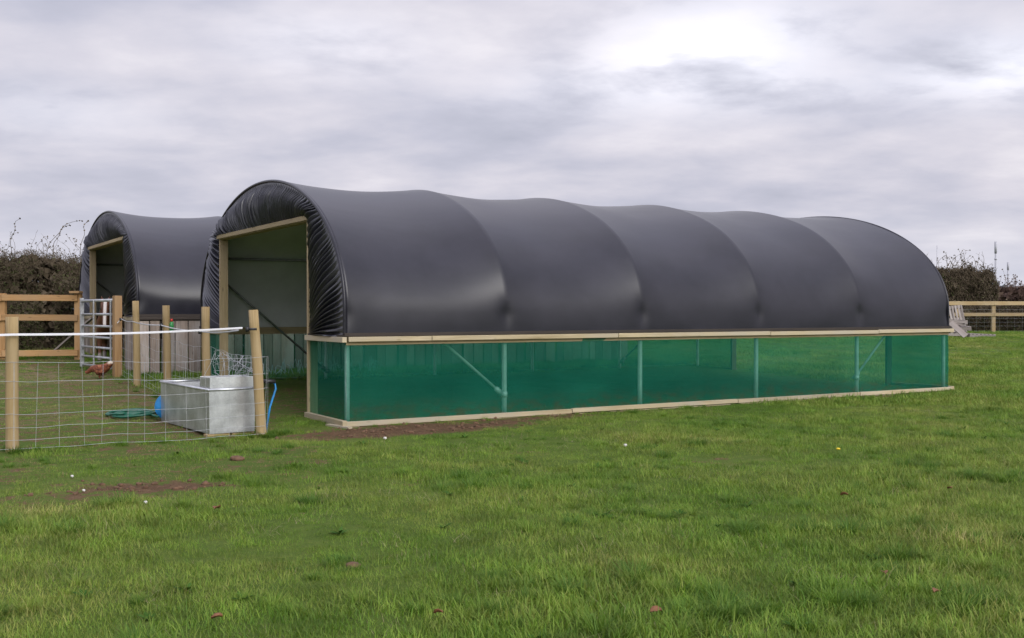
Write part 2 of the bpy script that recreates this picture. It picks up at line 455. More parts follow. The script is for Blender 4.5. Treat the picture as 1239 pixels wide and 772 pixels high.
# order is kept by name: 0..9
tuft('t0',230,.19,.018,.050,.0028,.0055,M['grass'])
tuft('t1',230,.19,.015,.048,.0026,.0052,M['grass'],(.3,1.2))
tuft('t2',200,.17,.025,.068,.003,.006,M['grass'],(.2,1.0))
tuft('t3',170,.14,.07,.135,.003,.006,M['grassdark'],(.3,1.1),True,(0,1))
tuft('t4',120,.10,.06,.115,.003,.0055,M['grass'],(.3,1.1),True,(0,.6))
tuft('t5',22,.16,.05,.15,.0018,.003,M['straw'],(.5,1.4))
tuft('t6',260,.30,.03,.075,.007,.012,M['grass'],(.2,1.0),seg=2)
tuft('t7',80,.20,.015,.04,.0025,.005,M['grasspad'],(.3,1.3),tint=(.3,1))
tuft('t8',200,.25,.01,.03,.003,.006,M['straw'],(1.0,1.8))
def weedt():
    mb=MB()
    vs=[];fs=[];ts=[]
    for i in range(14):
        az=random.random()*6.283; l=random.uniform(.05,.10); el=random.uniform(.25,.9); w=l*.3
        b=len(vs)
        for k,(t,ww) in enumerate(((0,.15),(.35,.8),(.7,1),(1,.15))):
            r=l*t*math.cos(el*(1-t*.5)); z=l*t*math.sin(el)*(1-.35*t)
            c,s=math.cos(az),math.sin(az)
            vs.append((c*r-s*w*ww*.5,s*r+c*w*ww*.5,z)); vs.append((c*r+s*w*ww*.5,s*r-c*w*ww*.5,z))
        for k in range(3): fs.append((b+2*k,b+2*k+1,b+2*k+3,b+2*k+2)); ts.append(random.random())
    me=bpy.data.meshes.new('t9'); me.from_pydata(vs,[],fs)
    at=me.attributes.new('tint','FLOAT','FACE'); at.data.foreach_set('value',ts)
    me.materials.append(M['weed']); o=bpy.data.objects.new('t9',me); tuft_coll.objects.link(o)
weedt()
pts=[];var=[];scl=[];rot=[]
def put(x,y,v,s=1.0):
    pts.append((x,y,gz(x,y))); var.append(v); scl.append(s)
    rot.append((random.uniform(-.12,.12),random.uniform(-.12,.12),random.random()*6.283))
def scatter(y0,y1,step,far):
    y=y0
    while y<y1:
        hw=.52*y+2.8
        x=-hw-.6
        while x<hw+.6:
            px=x+random.uniform(-.5,.5)*step; py=y+random.uniform(-.5,.5)*step
            x+=step
            d=dirt_at(px,py); u,v=uv_of(px,py)
            inside=0<u<L and 0<v<W
            if -.09<v<.05 and -.1<u<L+.1: continue
            if d>.15 and random.random()<(d-.2)*1.6+1.1*fbm(px,py,3.3,2,4.4): 
                continue
            st=straw_at(px,py)
            pad=in_paddock(px,py)
            if st>.15 and random.random()<st*.5: put(px,py,8,random.uniform(.8,1.2)); 
            if inside:
                if random.random()<.5: put(px,py,7,random.uniform(.9,1.3))
                continue
            n=fbm(px,py,.45,3,1.3); n2=fbm(px,py,1.7,2,6.1); n3=fbm(px,py,4.1,1,9.9)
            s=1+.9*n+.5*n2; s=max(.55,min(1.6,s))
            if pad or d>.3:
                if pad and random.random()<.25: put(px,py,5,random.uniform(.5,.9))
                put(px,py,7 if random.random()<.7 else 1,random.uniform(.7,1.1)*(1.5 if far else 1)); continue
            if far:
                put(px,py,6,s*random.uniform(.85,1.15))
                if n2+n3*.6>.28 and random.random()<.5: put(px,py,3,s*random.uniform(.5,1.0))
                continue
            put(px,py,random.choice((0,0,1,2)),s*random.uniform(.85,1.15))
            if n2*.6+n3*.7+n*.4>.24 and random.random()<.6:
                put(px,py,random.choice((3,4,4)),random.uniform(.45,1.0)*min(1.2,s))
            if random.random()<.10: put(px,py,5,random.uniform(.6,1.1))
            if random.random()<.02: put(px,py,9,random.uniform(.4,.75))
        y+=step
scatter(2.9,7.0,.125,False)
scatter(7.0,14.0,.16,False)
scatter(14.0,24.0,.24,True)
scatter(24.0,46.0,.4,True)
# named lush clumps seen in the photograph
def ground_at(px,py,z=0.0):
    d=(1.25-z)*1271.6/(py-376.7); return (px-619.5)/1271.6*d,d
for (px,py,k,s) in [(880,735,22,1.25),(590,720,10,1),(940,640,10,.8),(800,625,9,.8),(1190,580,14,.9),(1050,595,6,.7),(400,690,6,.7),(1075,640,5,.7),(1180,700,8,.7),(780,560,5,.6),(610,560,6,.6),(20,560,6,.8),(330,545,6,.8),(640,530,5,.6),(225,450,0,1),(740,575,7,.6),(690,620,6,.7)]:
    X,Y=ground_at(px,py)
    for i in range(k):
        put(X+random.gauss(0,.16*s*1.3),Y+random.gauss(0,.12*s*1.5),random.choice((3,3,4)),s*random.uniform(.5,.95))
# long grass at post feet, along the timber base, the board wall and the fences
def fringe(x0,y0,x1,y1,n,vs=(3,4),s0=.5,s1=.95,sp=.07):
    for i in range(n):
        t=random.random()
        put(x0+(x1-x0)*t+random.gauss(0,sp),y0+(y1-y0)*t+random.gauss(0,sp),random.choice(vs),random.uniform(s0,s1))
fringe(-4.44,9.33,-2.51,10.58,34,(4,4,2)); fringe(-6.0,8.32,-4.44,9.33,16,(4,4,2))
for p in ((-4.44,9.30),(-2.5,10.55),(-2.45,10.6)): fringe(p[0],p[1],p[0],p[1],5,(3,4),.6,1,.09)
a=xy_of(.2,-.14); b=xy_of(L,-.14); fringe(*a,*b,60,(2,4),.35,.6,.05)
fringe(-2.51,10.58,-6.37,16.95,26)
x2,y2=T2[0],T2[1]
def xy2(u,v): return x2+u*CT-v*ST,y2+u*ST+v*CT
fringe(*xy2(0,-.15),*xy2(L,-.15),110,(3,4),.8,1.5,.12)
fringe(*xy_of(0,W+.3),*xy_of(L,W+.3),120,(3,4),.8,1.6,.2)
fringe(-15,20.0,-8.2,20.0,100,(3,4),.8,1.5,.25)
fringe(*ground_at(1100,404,.4),*ground_at(1290,404,.4),90,(3,4),.9,1.6,.2)
me=bpy.data.meshes.new('pasture_grass'); me.from_pydata(pts,[],[])
a=me.attributes.new('variant','INT','POINT'); a.data.foreach_set('value',var)
a=me.attributes.new('scl','FLOAT','POINT'); a.data.foreach_set('value',scl)
a=me.attributes.new('rotv','FLOAT_VECTOR','POINT'); a.data.foreach_set('vector',[c for r in rot for c in r])
go=link(bpy.data.objects.new('pasture_grass',me)); tag(go,'short tufty green pasture grass covering the whole field','grass',kind='stuff')
ng=bpy.data.node_groups.new('grass_scatter','GeometryNodeTree')
ng.interface.new_socket('Geometry',in_out='INPUT',socket_type='NodeSocketGeometry')
ng.interface.new_socket('Geometry',in_out='OUTPUT',socket_type='NodeSocketGeometry')
N=ng.nodes; gi=N.new('NodeGroupInput'); gout=N.new('NodeGroupOutput')
m2p=N.new('GeometryNodeMeshToPoints'); iop=N.new('GeometryNodeInstanceOnPoints')
ci=N.new('GeometryNodeCollectionInfo'); ci.inputs['Collection'].default_value=tuft_coll
ci.inputs['Separate Children'].default_value=True; ci.inputs['Reset Children'].default_value=True
def na(name,ty):
    n=N.new('GeometryNodeInputNamedAttribute'); n.data_type=ty; n.inputs['Name'].default_value=name
    return n.outputs['Attribute']
e2r=N.new('FunctionNodeEulerToRotation')
ng.links.new(gi.outputs[0],m2p.inputs[0]); ng.links.new(m2p.outputs[0],iop.inputs['Points'])
ng.links.new(ci.outputs[0],iop.inputs['Instance']); iop.inputs['Pick Instance'].default_value=True
ng.links.new(na('variant','INT'),iop.inputs['Instance Index'])
ng.links.new(na('rotv','FLOAT_VECTOR'),e2r.inputs[0]); ng.links.new(e2r.outputs[0],iop.inputs['Rotation'])
ng.links.new(na('scl','FLOAT'),iop.inputs['Scale'])
ng.links.new(iop.outputs[0],gout.inputs[0])
go.modifiers.new('scatter','NODES').node_group=ng
print('grass instances',len(pts))
# loose crumbs of turned soil on the bare patches (uncountable)
m=MB(); rr=random.Random(31); k=0
while k<1500:
    if rr.random()<.7: u_,v_=rr.uniform(-1.3,3.6),rr.uniform(-1.3,0); X,Y=xy_of(u_,v_)
    else: X,Y=rr.uniform(-3.4,-1.6),rr.uniform(7.1,7.8)
    k+=1
    if rr.random()>dirt_at(X,Y)*1.5-.35: continue
    r_=.005+.022*rr.random()**4
    m.ball((X,Y,gz(X,Y)+r_*.2),r_,6,4,rr.random(),sc=(rr.uniform(.8,1.4),1,.7),rough=.6)
tag(m.build('soil_crumbs',M['soil'],None,True),'loose brown crumbs of earth on the bare patches','soil',kind='stuff')
# ------------------------------------------------------------------ tunnels
Z0,BH=1.28,1.67
def arc(n,inset=0.0,zlow=ZR+.03):
    """profile points (v,z) from near rail over the ridge to the far rail"""
    out=[]
    k=max(3,n//10)
    for i in range(k): out.append((inset,zlow+(Z0-zlow)*i/k))
    for i in range(n+1):
        a=math.pi*i/n
        out.append((W/2-(W/2-inset)*math.cos(a),Z0+(BH-inset)*math.sin(a)))
    for i in range(k-1,-1,-1): out.append((W-inset,zlow+(Z0-zlow)*i/k))
    return out
def make_tunnel(loc,label,mesh_sides,seed):
    random.seed(seed)
    T=empty('polytunnel_shelter',loc,TH,label,'field shelter')
    bay=L/5
    # cover ------------------------------------------------
    prof=arc(72); ub=22
    P=[]
    for b in range(5):
        for i in range(ub if b<4 else ub+1):
            t=i/ub; t=t-.11*math.sin(2*math.pi*t)/1.0*.9; u=(b+t)*bay
            amp=.125+.015*random.Random(seed*10+b).uniform(-1,1)
            s=(1-(abs(2*t-1))**2.0)
            row=[]
            for (v,z) in prof:
                g=sstep(ZR+.05,2.15,z)
                low=sstep(ZR+.6,ZR+.1,z)
                ins=amp*s*(.1+.9*g)*(1-low*.8)*(1-.42*sstep(2.35,2.95,z))
                # small pucker where the hoop goes in behind the rail
                if .5<t: q=1-t
                else: q=t
                ins+=.02*math.exp(-((z-(ZR+.28))/.14)**2)*math.exp(-(q*bay/.07)**2)
                ins+=.012*noise.noise(Vector((u*1.3+seed,v*.9,z*.8)))*g
                cx_,cz=W/2,Z0
                dx,dz=cx_-v,(cz-z if z>Z0 else 0)
                l=math.hypot(dx,dz) or 1
                row.append((u,v+dx/l*ins,z+dz/l*ins))
            P.append(row)
    c=MB(); c.grid(P,flip=True)
    cov=c.build('cover',[M['poly'],M['inner']],T,True)
    so=cov.modifiers.new('skin','SOLIDIFY'); so.thickness=.006; so.offset=-1; so.material_offset=1; so.use_even_offset=False
    # hem of the cover wrapped under the front hoop: a soft roll
    r=MB(); r.tube([(-.012,v,z) for v,z in arc(72,.012)],.019,8); r.build('cover_hem',M['poly'],T,True)
    r=MB(); r.tube([(L+.012,v,z) for v,z in arc(72,.012)],.019,8); r.build('cover_hem',M['poly'],T,True)
    if mesh_sides:   # overlapping repair sheet on the last bay
        Q=[]
        for i in range(13):
            t=.16+.74*i/12; u=(4+t)*bay; s=(1-(abs(2*t-1))**1.7); row=[]
            for k in range(8):
                an=math.pi*(.235-.02*0+.045*k/7)
                v=W/2-W/2*math.cos(an); z=Z0+BH*math.sin(an)
                ins=.115*s-.012
                dx,dz=W/2-v,Z0-z; l=math.hypot(dx,dz); row.append((u,v+dx/l*ins,z+dz/l*ins))
            Q.append(row)
        pass
    # end sheets, gathered in folds towards the door opening
    vb=V1; vc=W-V1
    if not mesh_sides: vb,vc=.95,4.55
    def endsheet(u0,sg):
        outer=arc(200,.02); n=len(outer); Lc=[0]
        for i in range(1,n): Lc.append(Lc[-1]+math.dist(outer[i],outer[i-1]))
        def at_(s):
            s=max(0,min(Lc[-1],s)); 
            import bisect
            i=min(n-2,max(0,bisect.bisect_right(Lc,s)-1)); k=(s-Lc[i])/max(1e-6,Lc[i+1]-Lc[i])
            return (outer[i][0]+(outer[i+1][0]-outer[i][0])*k,outer[i][1]+(outer[i+1][1]-outer[i][1])*k)
        # key outer arclengths of the three inner edges
        zb=ZR+.035
        s1=next(Lc[i] for i in range(n) if outer[i][0]>.85)
        s2=next(Lc[i] for i in range(n) if outer[i][0]>W-.85-(W-V1-vc)*.8)
        def inner(s):
            if s<s1:
                k=s/s1; return (vb-.03,zb+(ZH+.03-zb)*k**2.1)
            if s<s2:
                k=(s-s1)/(s2-s1); return (vb-.03+(vc-vb+.06)*k,ZH+.05)
            k=(s-s2)/(Lc[-1]-s2); return (vc+.03,ZH+.03-(ZH+.03-zb)*(1-max(0.0,1-k)**2.1))
        NS=1200; rnd=random.Random(seed+int(u0))
        # fold phase accumulates at an uneven pace
        ph=0; phs=[]; am=[]
        for i in range(NS+1):
            s=Lc[-1]*i/NS
            ph+=Lc[-1]/NS*6.283/.07*(1+.7*noise.noise(Vector((s*3.1,seed,u0))))
            phs.append(ph); am.append(.55+.9*abs(noise.noise(Vector((s*4.7+9,seed,u0)))))
        P=[]
        for i in range(NS+1):
            s=Lc[-1]*i/NS; o=at_(s); q=inner(s); row=[]
            for j in range(19):
                t=j/18
                v=o[0]+(q[0]-o[0])*t; z=o[1]+(q[1]-o[1])*t
                env=sstep(.03,.33,t)*(1-.45*sstep(.85,1,t))
                f=math.sin(phs[i]+1.1*noise.noise(Vector((s*2,t*2.2,seed)))); f=math.copysign(abs(f)**.8,f)
                f2=math.sin(phs[i]*2.13+1.3)*.3
                d=(.05+.025*(s1<s<s2))*am[i]*env*(f+f2)+.05*math.sin(math.pi*t)**1.5
                row.append((u0+sg*(-.01+d)*-1 if sg>0 else u0-(-.01+d)*-1*1,v,z))
            P.append(row)
        e=MB(); e.grid(P,flip=(sg>0)); e.build('end_cover',M['polyf'],T,True)
        # bright folded bead beside door is part of the gathers
    endsheet(-.02,1); endsheet(L+.02,-1)
    # hoops ------------------------------------------------
    for i in range(6):
        u=min(max(i*bay,.035),L-.035)
        pts_=[(u,.06,-.1)]+[(u,v,z) for v,z in arc(40,.06,.3)]+[(u,W-.06,-.1)]
        h=MB(); h.tube(pts_,.03,10); h.build('hoop',M['pipe'],T,True)
    for (v,z) in ((.60,2.05),(W/2,Z0+BH-.27),(W-.60,2.05)):
        h=MB(); h.tube([(.04,v,z),(L-.04,v,z)],.022,8); h.build('purlin',M['pipeshade'],T,True)
    for v,v2 in ((.1,.27),(W-.1,W-.27)):
        for ua,ub_ in ((.05,bay),(L-.05,L-bay)):
            h=MB(); h.tube([(ua,v2,1.90),(ub_,v,.265)],.018,8)
            dirn=Vector((ub_-ua,v-v2,.265-1.9)).normalized()
            e_=Vector((ub_,v,.265)); h.tube([e_-dirn*.13,e_-dirn*.10,e_-dirn*.02],[.02,.036,.032],8)
            h.tube([e_-Vector((0,.04,0)),e_+Vector((0,.04,0))],.02,6)
            h.tube([Vector((ub_,v-.04,.235)),Vector((ub_,v-.04,.30))],.038,8)
            h.build('brace',M['pipe'] if v<1 else M['pipeshade'],T,True)
    # side rails, battens, bases ---------------------------
    for v,s in ((0,-1),(W,1)):
        r=MB(); x=-.06
        ln=0; cuts=[-.06,.0,1.0,3.6,6.2,8.4,L+.06]
        for a_,b_ in zip(cuts,cuts[1:]):
            if a_==-.06: continue
            dz=random.uniform(-.004,.004)
            r.box((a_+.008,min(v+s*.012,v+s*.062),ZR-.022+dz),(b_,max(v+s*.012,v+s*.062),ZR+.03+dz))
        r.build('side_rail',M['rail'] if (mesh_sides) else M['darkwood'],T,bevel=.003)
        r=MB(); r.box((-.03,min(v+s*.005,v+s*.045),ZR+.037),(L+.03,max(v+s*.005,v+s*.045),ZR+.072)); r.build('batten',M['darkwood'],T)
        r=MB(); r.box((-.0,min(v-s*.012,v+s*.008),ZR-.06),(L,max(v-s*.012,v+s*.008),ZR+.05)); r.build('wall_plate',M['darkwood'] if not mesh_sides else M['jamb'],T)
        if mesh_sides:
            up=.0 if v==0 else .10
            r=MB(); cuts=[-.06,2.9,5.6,8.0,L+.07]
            for k,(a_,b_) in enumerate(zip(cuts,cuts[1:])):
                dz=random.uniform(-.005,.005)+up
                r.box((a_+.010,min(v+s*.012,v+s*.062),.014+dz),(b_,max(v+s*.012,v+s*.062),.066+dz))
                r.box((a_+.05,min(v+s*.004,v+s*.078),-.06+up),(b_-.08,max(v+s*.004,v+s*.078),.008+up-.004))
            r.build('base_timber',M['rail'],T,bevel=.003)
            g=MB(); n=60; P=[]
            for i in range(n+1):
                u=L*i/n
                P.append([(u,v+s*(.005+.011*noise.noise(Vector((u*1.7,k*.7,v)))),up+.03+(ZR-.04-up)*k/6) for k in range(7)])
            g.grid(P); g.build('mesh_panel',M['mesh'],T,True)
    # wings beside the door at both ends -------------------
    for u0,sg in ((0,-1),(L,1)):
        for va,vd in ((0,vb),(vc,W)):
            zup=.0 if va==0 else .06
            r=MB(); r.box((min(u0+sg*.012,u0+sg*.062),va-.05,ZR-.03),(max(u0+sg*.012,u0+sg*.062),vd+.03,ZR+.028)); 
            r.build('wing_rail',M['rail'],T,bevel=.003)
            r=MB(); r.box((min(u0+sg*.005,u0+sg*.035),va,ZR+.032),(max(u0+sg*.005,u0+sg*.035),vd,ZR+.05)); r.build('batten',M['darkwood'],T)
            if mesh_sides:
                r=MB(); r.box((min(u0+sg*.012,u0+sg*.066),va-.064 if va==0 else va-.02,.010+zup),(max(u0+sg*.012,u0+sg*.066),vd+.03,.074+zup))
                r.box((min(u0+sg*.0,u0+sg*.075),va-.02,-.08+zup),(max(u0+sg*.0,u0+sg*.075),vd,.004+zup)); r.build('wing_base',M['rail'],T,bevel=.003)
                g=MB(); P=[[(u0+sg*(.003+.008*noise.noise(Vector((va+i*.3,k*.5,u0)))),va+(vd-va)*i/8,.03+zup+(ZR-.04-zup)*k/6) for k in range(7)] for i in range(9)]
                g.grid(P); g.build('mesh_panel',M['mesh'],T,True)
            else:
                g=MB(); v=va
                while v<vd-.05:
                    w=min(random.uniform(.13,.17),vd-v); g.box((u0+sg*.012 if sg>0 else u0-.035,v,-.05),(u0+sg*.035 if sg>0 else u0-.012,v+w-.008,ZR-.035),ax=2); v+=w
                g.build('board_panel',M['board'],T)
        jt=.042
        for vj,sd in ((vb,1),(vc,-1)):
            r=MB(); a_,b_=(vj,vj+jt) if sd>0 else (vj-jt,vj)
            r.box((u0-.03 if sg<0 else u0-.09,a_,-.1),(u0+.09 if sg<0 else u0+.03,b_,ZH),ax=2); r.build('door_jamb',M['jamb'] if sg<0 else M['backlitjamb'],T,bevel=.003)
        r=MB(); r.box((u0-.035 if sg<0 else u0-.09,vb-.0,ZH+.003),(u0+.09 if sg<0 else u0+.035,vc+.0,ZH+.075)); 
        r.box((u0-.06 if sg<0 else u0+.037,vb-.03,ZH+.012),(u0-.037 if sg<0 else u0+.06,vc+.03,ZH+.068))
        r.build('door_header',M['jamb'],T,bevel=.003)
    if not mesh_sides:
        for v,s in ((0,-1),(W,1)):
            g=MB(); u=.01
            while u<L:
                w=random.choice((.14,.15,.16,.2,.23)); gap=random.choice((.010,.016,.022,.03,.045))
                off=random.uniform(0,.01)
                a_,b_=sorted((v+s*(.012+off),v+s*(.034+off)))
                g.box((u,a_,-.1),(min(u+w,L),b_,ZR-.035-random.uniform(0,.008)),ax=2); u+=w+gap
            g.build('board_panel',M['board'],T)
    return T
make_tunnel((CX,CY,0),'large black polytunnel shelter with green mesh lower sides and pale timber rails',True,11)
make_tunnel(T2,'black polytunnel shelter with weathered board lower walls, behind the metal gate',False,23)
# ------------------------------------------------------------------ field gate and its post
gl=Vector((-7.49,18.3)); gr=Vector((-6.47,17.05)); gd=(gr-gl); gL=gd.length; ga=math.atan2(gd.y,gd.x)
GZ=.31
G=empty('field_gate',(gl.x,gl.y,GZ),ga,'small seven-bar galvanised metal field gate in front of the pony','gate')
g=MB(); 
for z in (.02,.17,.33,.50,.69,.89,1.12):
    g2=MB(); g2.tube([(.02,0,z),(gL-.02,0,z)],.02 if z<1.1 else .024,8); g2.build('bar',M['gate'],G,True)
for x in (0.0,gL*.46,gL-.02):
    g2=MB(); g2.box((x-.022 if x<.1 else x-.02,-.028 if x>.1 and x<1 else -.03,-.02),(x+.03,-.002 if 0 else .03,1.17)) if x<.1 else g2.box((x-.02,-.045,-.0),(x+.02,-.027,1.13))
    g2.build('stile',M['gate'],G,bevel=.004)
for z in (.12,1.0):
    g2=MB(); g2.tube([(-.1,0,z),(-.03,0,z)],.014,8); g2.tube([(-.03,0,z-.04),(-.03,0,z+.04)],.02,8); g2.build('hinge',M['gate'],G,True)
def square_post(mb,x,y,z0,z1,w=.1,rz=0,tint=None):
    m=Matrix.Translation((x,y,0))@Matrix.Rotation(rz,4,'Z')
    mb.box((-w/2,-w/2,z0),(w/2,w/2,z1),m,tint,ax=2)
gp=MB(); square_post(gp,-6.36,16.93,0,1.5,.12,ga)
tag(gp.build('gate_post',M['fence'],None,bevel=.006),'square timber gate post between the metal gate and the board wall','post')
# ------------------------------------------------------------------ post-and-rail fence on the left
F=empty('rail_fence',(-8.2,19.75,.36),0,'three-rail brown timber fence in front of the left hedge','fence')
def FL(x,y,z): return (x+8.2,y-19.75,z-.36)
fl=[(-8.19,19.8),(-9.50,19.55),(-10.85,19.4),(-12.2,19.3),(-13.6,19.2),(-15.0,19.1)]
for (x,y) in fl:
    p=MB(); p.box((x+8.2-.06,y-19.75,-.2),(x+8.2+.06,y-19.75+.1,1.585-.36),ax=2); p.build('post',M['fence'],F,bevel=.006)
for z,k in ((1.50,0),(1.13,1),(.47,2)):
    for (a,b) in zip(fl,fl[1:]):
        p=MB(); p.beam(FL(a[0]+.02,a[1]-.028,z+random.uniform(-.01,.01)),FL(b[0]+.022,b[1]-.028,z+random.uniform(-.01,.01)),.042,.115); p.build('rail',M['fence'],F,bevel=.004)
cap=MB(); cap.box((-.10,-.06,1.585-.36+.002),(.09,.12,1.63-.36)); cap.build('post_cap',M['fence'],F,bevel=.005)
lb=MB(); lb.beam((-9.05,20.55,.38),(-8.25,20.65,1.12),.03,.14,(0,1,0)); tag(lb.build('leaning_board',M['oldwood'],None),'grey board leaning at a slant behind the left timber fence','board')
# ------------------------------------------------------------------ far fence on the right
FD=41.5
def FX(px): return (px-619.5)/1271.6*FD
F2=empty('rail_fence',(FX(1160),FD,.37),0,'pale two-rail timber fence beyond the field on the right','fence')
zz=lambda py: 1.25-(py-376.7)*FD/1271.6
for i in range(-9,5):
    x=i*1.39+ (0)
    p=MB(); p.box((x-.07,0,-.2),(x+.07,.12,zz(364.5)-.37),ax=2); p.build('post',M['farfence'],F2,bevel=.006)
for py,h in ((367.0,.15),(380.5,.13),(405,.13)):
    for i in range(-9,4,2):
        x0=i*1.39; x1=min(x0+2.78,4*1.39)
        p=MB(); p.box((x0+.003,-.045,zz(py)-h/2-.37),(x1,-.004,zz(py)+h/2-.37)); p.build('rail',M['farfence'],F2,bevel=.004)
w=MB()
for z in (.1,.3,.45,.6,.8,.95): w.tube([(-9*1.39,-.05,z),(4*1.39,-.05,z)],.0015,4)
x=-9*1.39
while x<4*1.39: w.tube([(x,-.05,.08),(x,-.05,.96)],.0012,4); x+=.3
w.build('wire_netting',M['wire'],F2)
# ------------------------------------------------------------------ wire fences of the paddock
def round_post(mb,x,y,h,r=.05,lean=(0,0),z0=None,n=14):
    zb=gz(x,y) if z0 is None else z0
    pts_=[];rs=[]
    for k in range(9):
        t=k/8; z=zb-.15+(h+.15)*t
        pts_.append((x+lean[0]*t+.006*noise.noise(Vector((x,y,t*3))),y+lean[1]*t,z)); rs.append(r*(1.06-.1*t+.04*noise.noise(Vector((x*3,y,t*4)))))
    mb.tube(pts_,rs,n,True,random.random())
def wirerun(mb,segs,heights,r,sag=.02,vstep=.178,seed=0,z0=gz):
    for (a,b) in segs:
        n=max(2,int((b-a).length/.09))
        def P(t,z):
            p=a+(b-a)*t
            w_=.012*noise.noise(Vector((t*7+seed,z*5,seed)))
            off=.02*noise.noise(Vector((t*4+seed,z*2,seed+5)))*math.sin(math.pi*t)
            nrm=Vector((-(b-a).y,(b-a).x)).normalized()
            zb=z0(p.x,p.y)
            return Vector((p.x+nrm.x*(off-.055),p.y+nrm.y*(off-.055),zb+.01+z-sag*math.sin(math.pi*t)*(.3+z)+w_))
        for h in heights: mb.tube([P(i/n,h) for i in range(n+1)],r,4,False)
        k=max(1,int((b-a).length/vstep))
        for i in range(k+1):
            t=(i+random.uniform(-.12,.12))/k; t=max(0,min(1,t)); dr=random.uniform(-.0015,.0015)
            mb.tube([P(t+dr*j,heights[0]+(heights[-1]-heights[0])*j/7) for j in range(8)],r*.8,4,False)
HS=[.02,.10,.21,.33,.47,.62,.79]
WA=empty('wire_fence',(A0.x,A0.y,gz(*A0)),0,'near wire stock fence with round posts running from the left edge to the leaning post','fence')
def reloc(T,mb):
    l=Vector(T.location); mb.v=[Vector(v)-l for v in mb.v]; return mb
AL=Vector((-6.35,8.15))
for (p,h,ln,r) in ((AL,1.2,(0,0),.052),(A0,1.2,(.0,0),.054),(A1,1.27,(-.10,.02),.05)):
    m=MB(); round_post(m,p.x,p.y,h,r,ln); reloc(WA,m).build('post',M['post'],WA,True)
m=MB(); wirerun(m,[(AL,A0),(A0,A1)],HS,.0016,.025,seed=3); reloc(WA,m).build('wire_netting',M['wire'],WA)
WB=empty('wire_fence',(B1.x,B1.y,gz(*B1)),0,'second wire stock fence with three round posts running back towards the metal gate','fence')
bp=[A1+(B1-A1)*t for t in (0,.282,.54,.797,.99)]
for p in bp[1:4]:
    m=MB(); round_post(m,p.x,p.y,1.27-.0*p.x,.05,(random.uniform(-.02,.02),0)); reloc(WB,m).build('post',M['post'],WB,True)
m=MB(); wirerun(m,list(zip(bp,bp[1:])),HS,.0014,.03,seed=8); reloc(WB,m).build('wire_netting',M['wire'],WB)
# loose torn netting hanging near the trough
m=MB(); rr=random.Random(4)
c0=bp[0]+(bp[1]-bp[0])*.1; c1=bp[1]
for i in range(20):
    t=rr.uniform(.0,.85); p=c0+(c1-c0)*t
    a=Vector((p.x+rr.uniform(-.05,.1),p.y+.05,.78)); b=a+Vector((rr.uniform(-.12,.06),rr.uniform(-.1,.1),-rr.uniform(.15,.3)))
    mid=(a+b)/2+Vector((rr.uniform(-.05,.05),rr.uniform(-.05,.05),rr.uniform(-.03,.03)))
    m.tube([a,mid,b],.0022,4,False)
for i in range(6):
    z=.75-i*.045
    m.tube([Vector((*(c0+(c1-c0)*(k/12)),z-.05*math.sin(k*.5+i)+rr.uniform(-.012,.012))) for k in range(11)],.0022,4,False)
tag(m.build('loose_netting',M['wire']),'torn loose wire netting bunched above the steel trough','netting')
# electric tapes and insulators
def tape(name,pts_,w,label):
    m=MB(); P=[]
    n=70
    seg=[Vector(p) for p in pts_]; cum=[0]
    for a,b in zip(seg,seg[1:]): cum.append(cum[-1]+(b-a).length)
    for i in range(n+1):
        s=cum[-1]*i/n
        k=max(j for j in range(len(seg)-1) if cum[j]<=s+1e-9); q=(s-cum[k])/(cum[k+1]-cum[k]); p=seg[k].lerp(seg[k+1],q)
        p=p-Vector((0,0,.018*math.sin(math.pi*q)))
        a=.25*math.sin(s*1.3)+.3*noise.noise(Vector((s*.8,1,w)))
        d=(seg[k+1]-seg[k]).normalized(); sd=Vector((-d.y,d.x,0))
        off=(Vector((0,0,1))*math.cos(a)+sd*math.sin(a))*w/2; th=sd*.0012
        P.append([p-off-th,p+off-th,p+off+th,p-off+th,p-off-th])
    m.grid(P); return tag(m.build(name,M['tape'],None,True),label,'tape')
nA=Vector((.54,-.84))*.09
tA=tape('electric_tape',[(AL.x+nA.x,AL.y+nA.y,1.045),(A0.x+nA.x,A0.y+nA.y,1.045),(A1.x+nA.x-.21,A1.y+nA.y-.09,1.085)],.02,'broad white electric fence tape stretched along the near wire fence')
tB=tape('electric_tape',[(A1.x-.22,A1.y-.08,1.06),(bp[1].x-.08,bp[1].y-.02,1.015),(bp[2].x-.08,bp[2].y-.03,1.065),(bp[3].x-.07,bp[3].y-.03,1.10),(bp[4].x+.08,bp[4].y-.08,1.13),(bp[4].x+.02,bp[4].y-.09,1.06)],.016,'narrow white electric tape strung back along the second wire fence')
def insul(x,y,z,lab,dx=.06):
    m=MB(); m.tube([(x,y,z),(x+dx,y+.02,z)],.012,8); m.tube([(x,y,z-.025),(x,y,z+.025)],.018,8)
    tag(m.build('insulator',M['black'],None,True),lab,'insulator','black insulators holding the tapes')
insul(A1.x+nA.x-.17,A1.y+nA.y-.06,1.072,'black insulator joining the broad tape to the leaning post',.09)
insul(bp[1].x-.07,bp[1].y-.03,1.01,'black insulator on the post just left of the leaning post')
insul(bp[2].x-.07,bp[2].y-.03,1.065,'black insulator on the middle post of the second wire fence')
insul(bp[4].x+.07,bp[4].y-.08,1.12,'black insulator beside the square gate post')
bt=MB(); bx,by=bp[2].x+.06,bp[2].y-.02; bt.tube([(bx,by,.98),(bx,by,1.09),(bx,by,1.115)],[.028,.028,.012],10)
B_=bt.build('bottle',M['bottle'],None,True); tag(B_,'small green bottle with red cap beside the middle fence post','bottle')
ct=MB(); ct.tube([(bx,by,1.112),(bx,by,1.15)],.016,10); ct.build('cap',M['red'],B_,True)
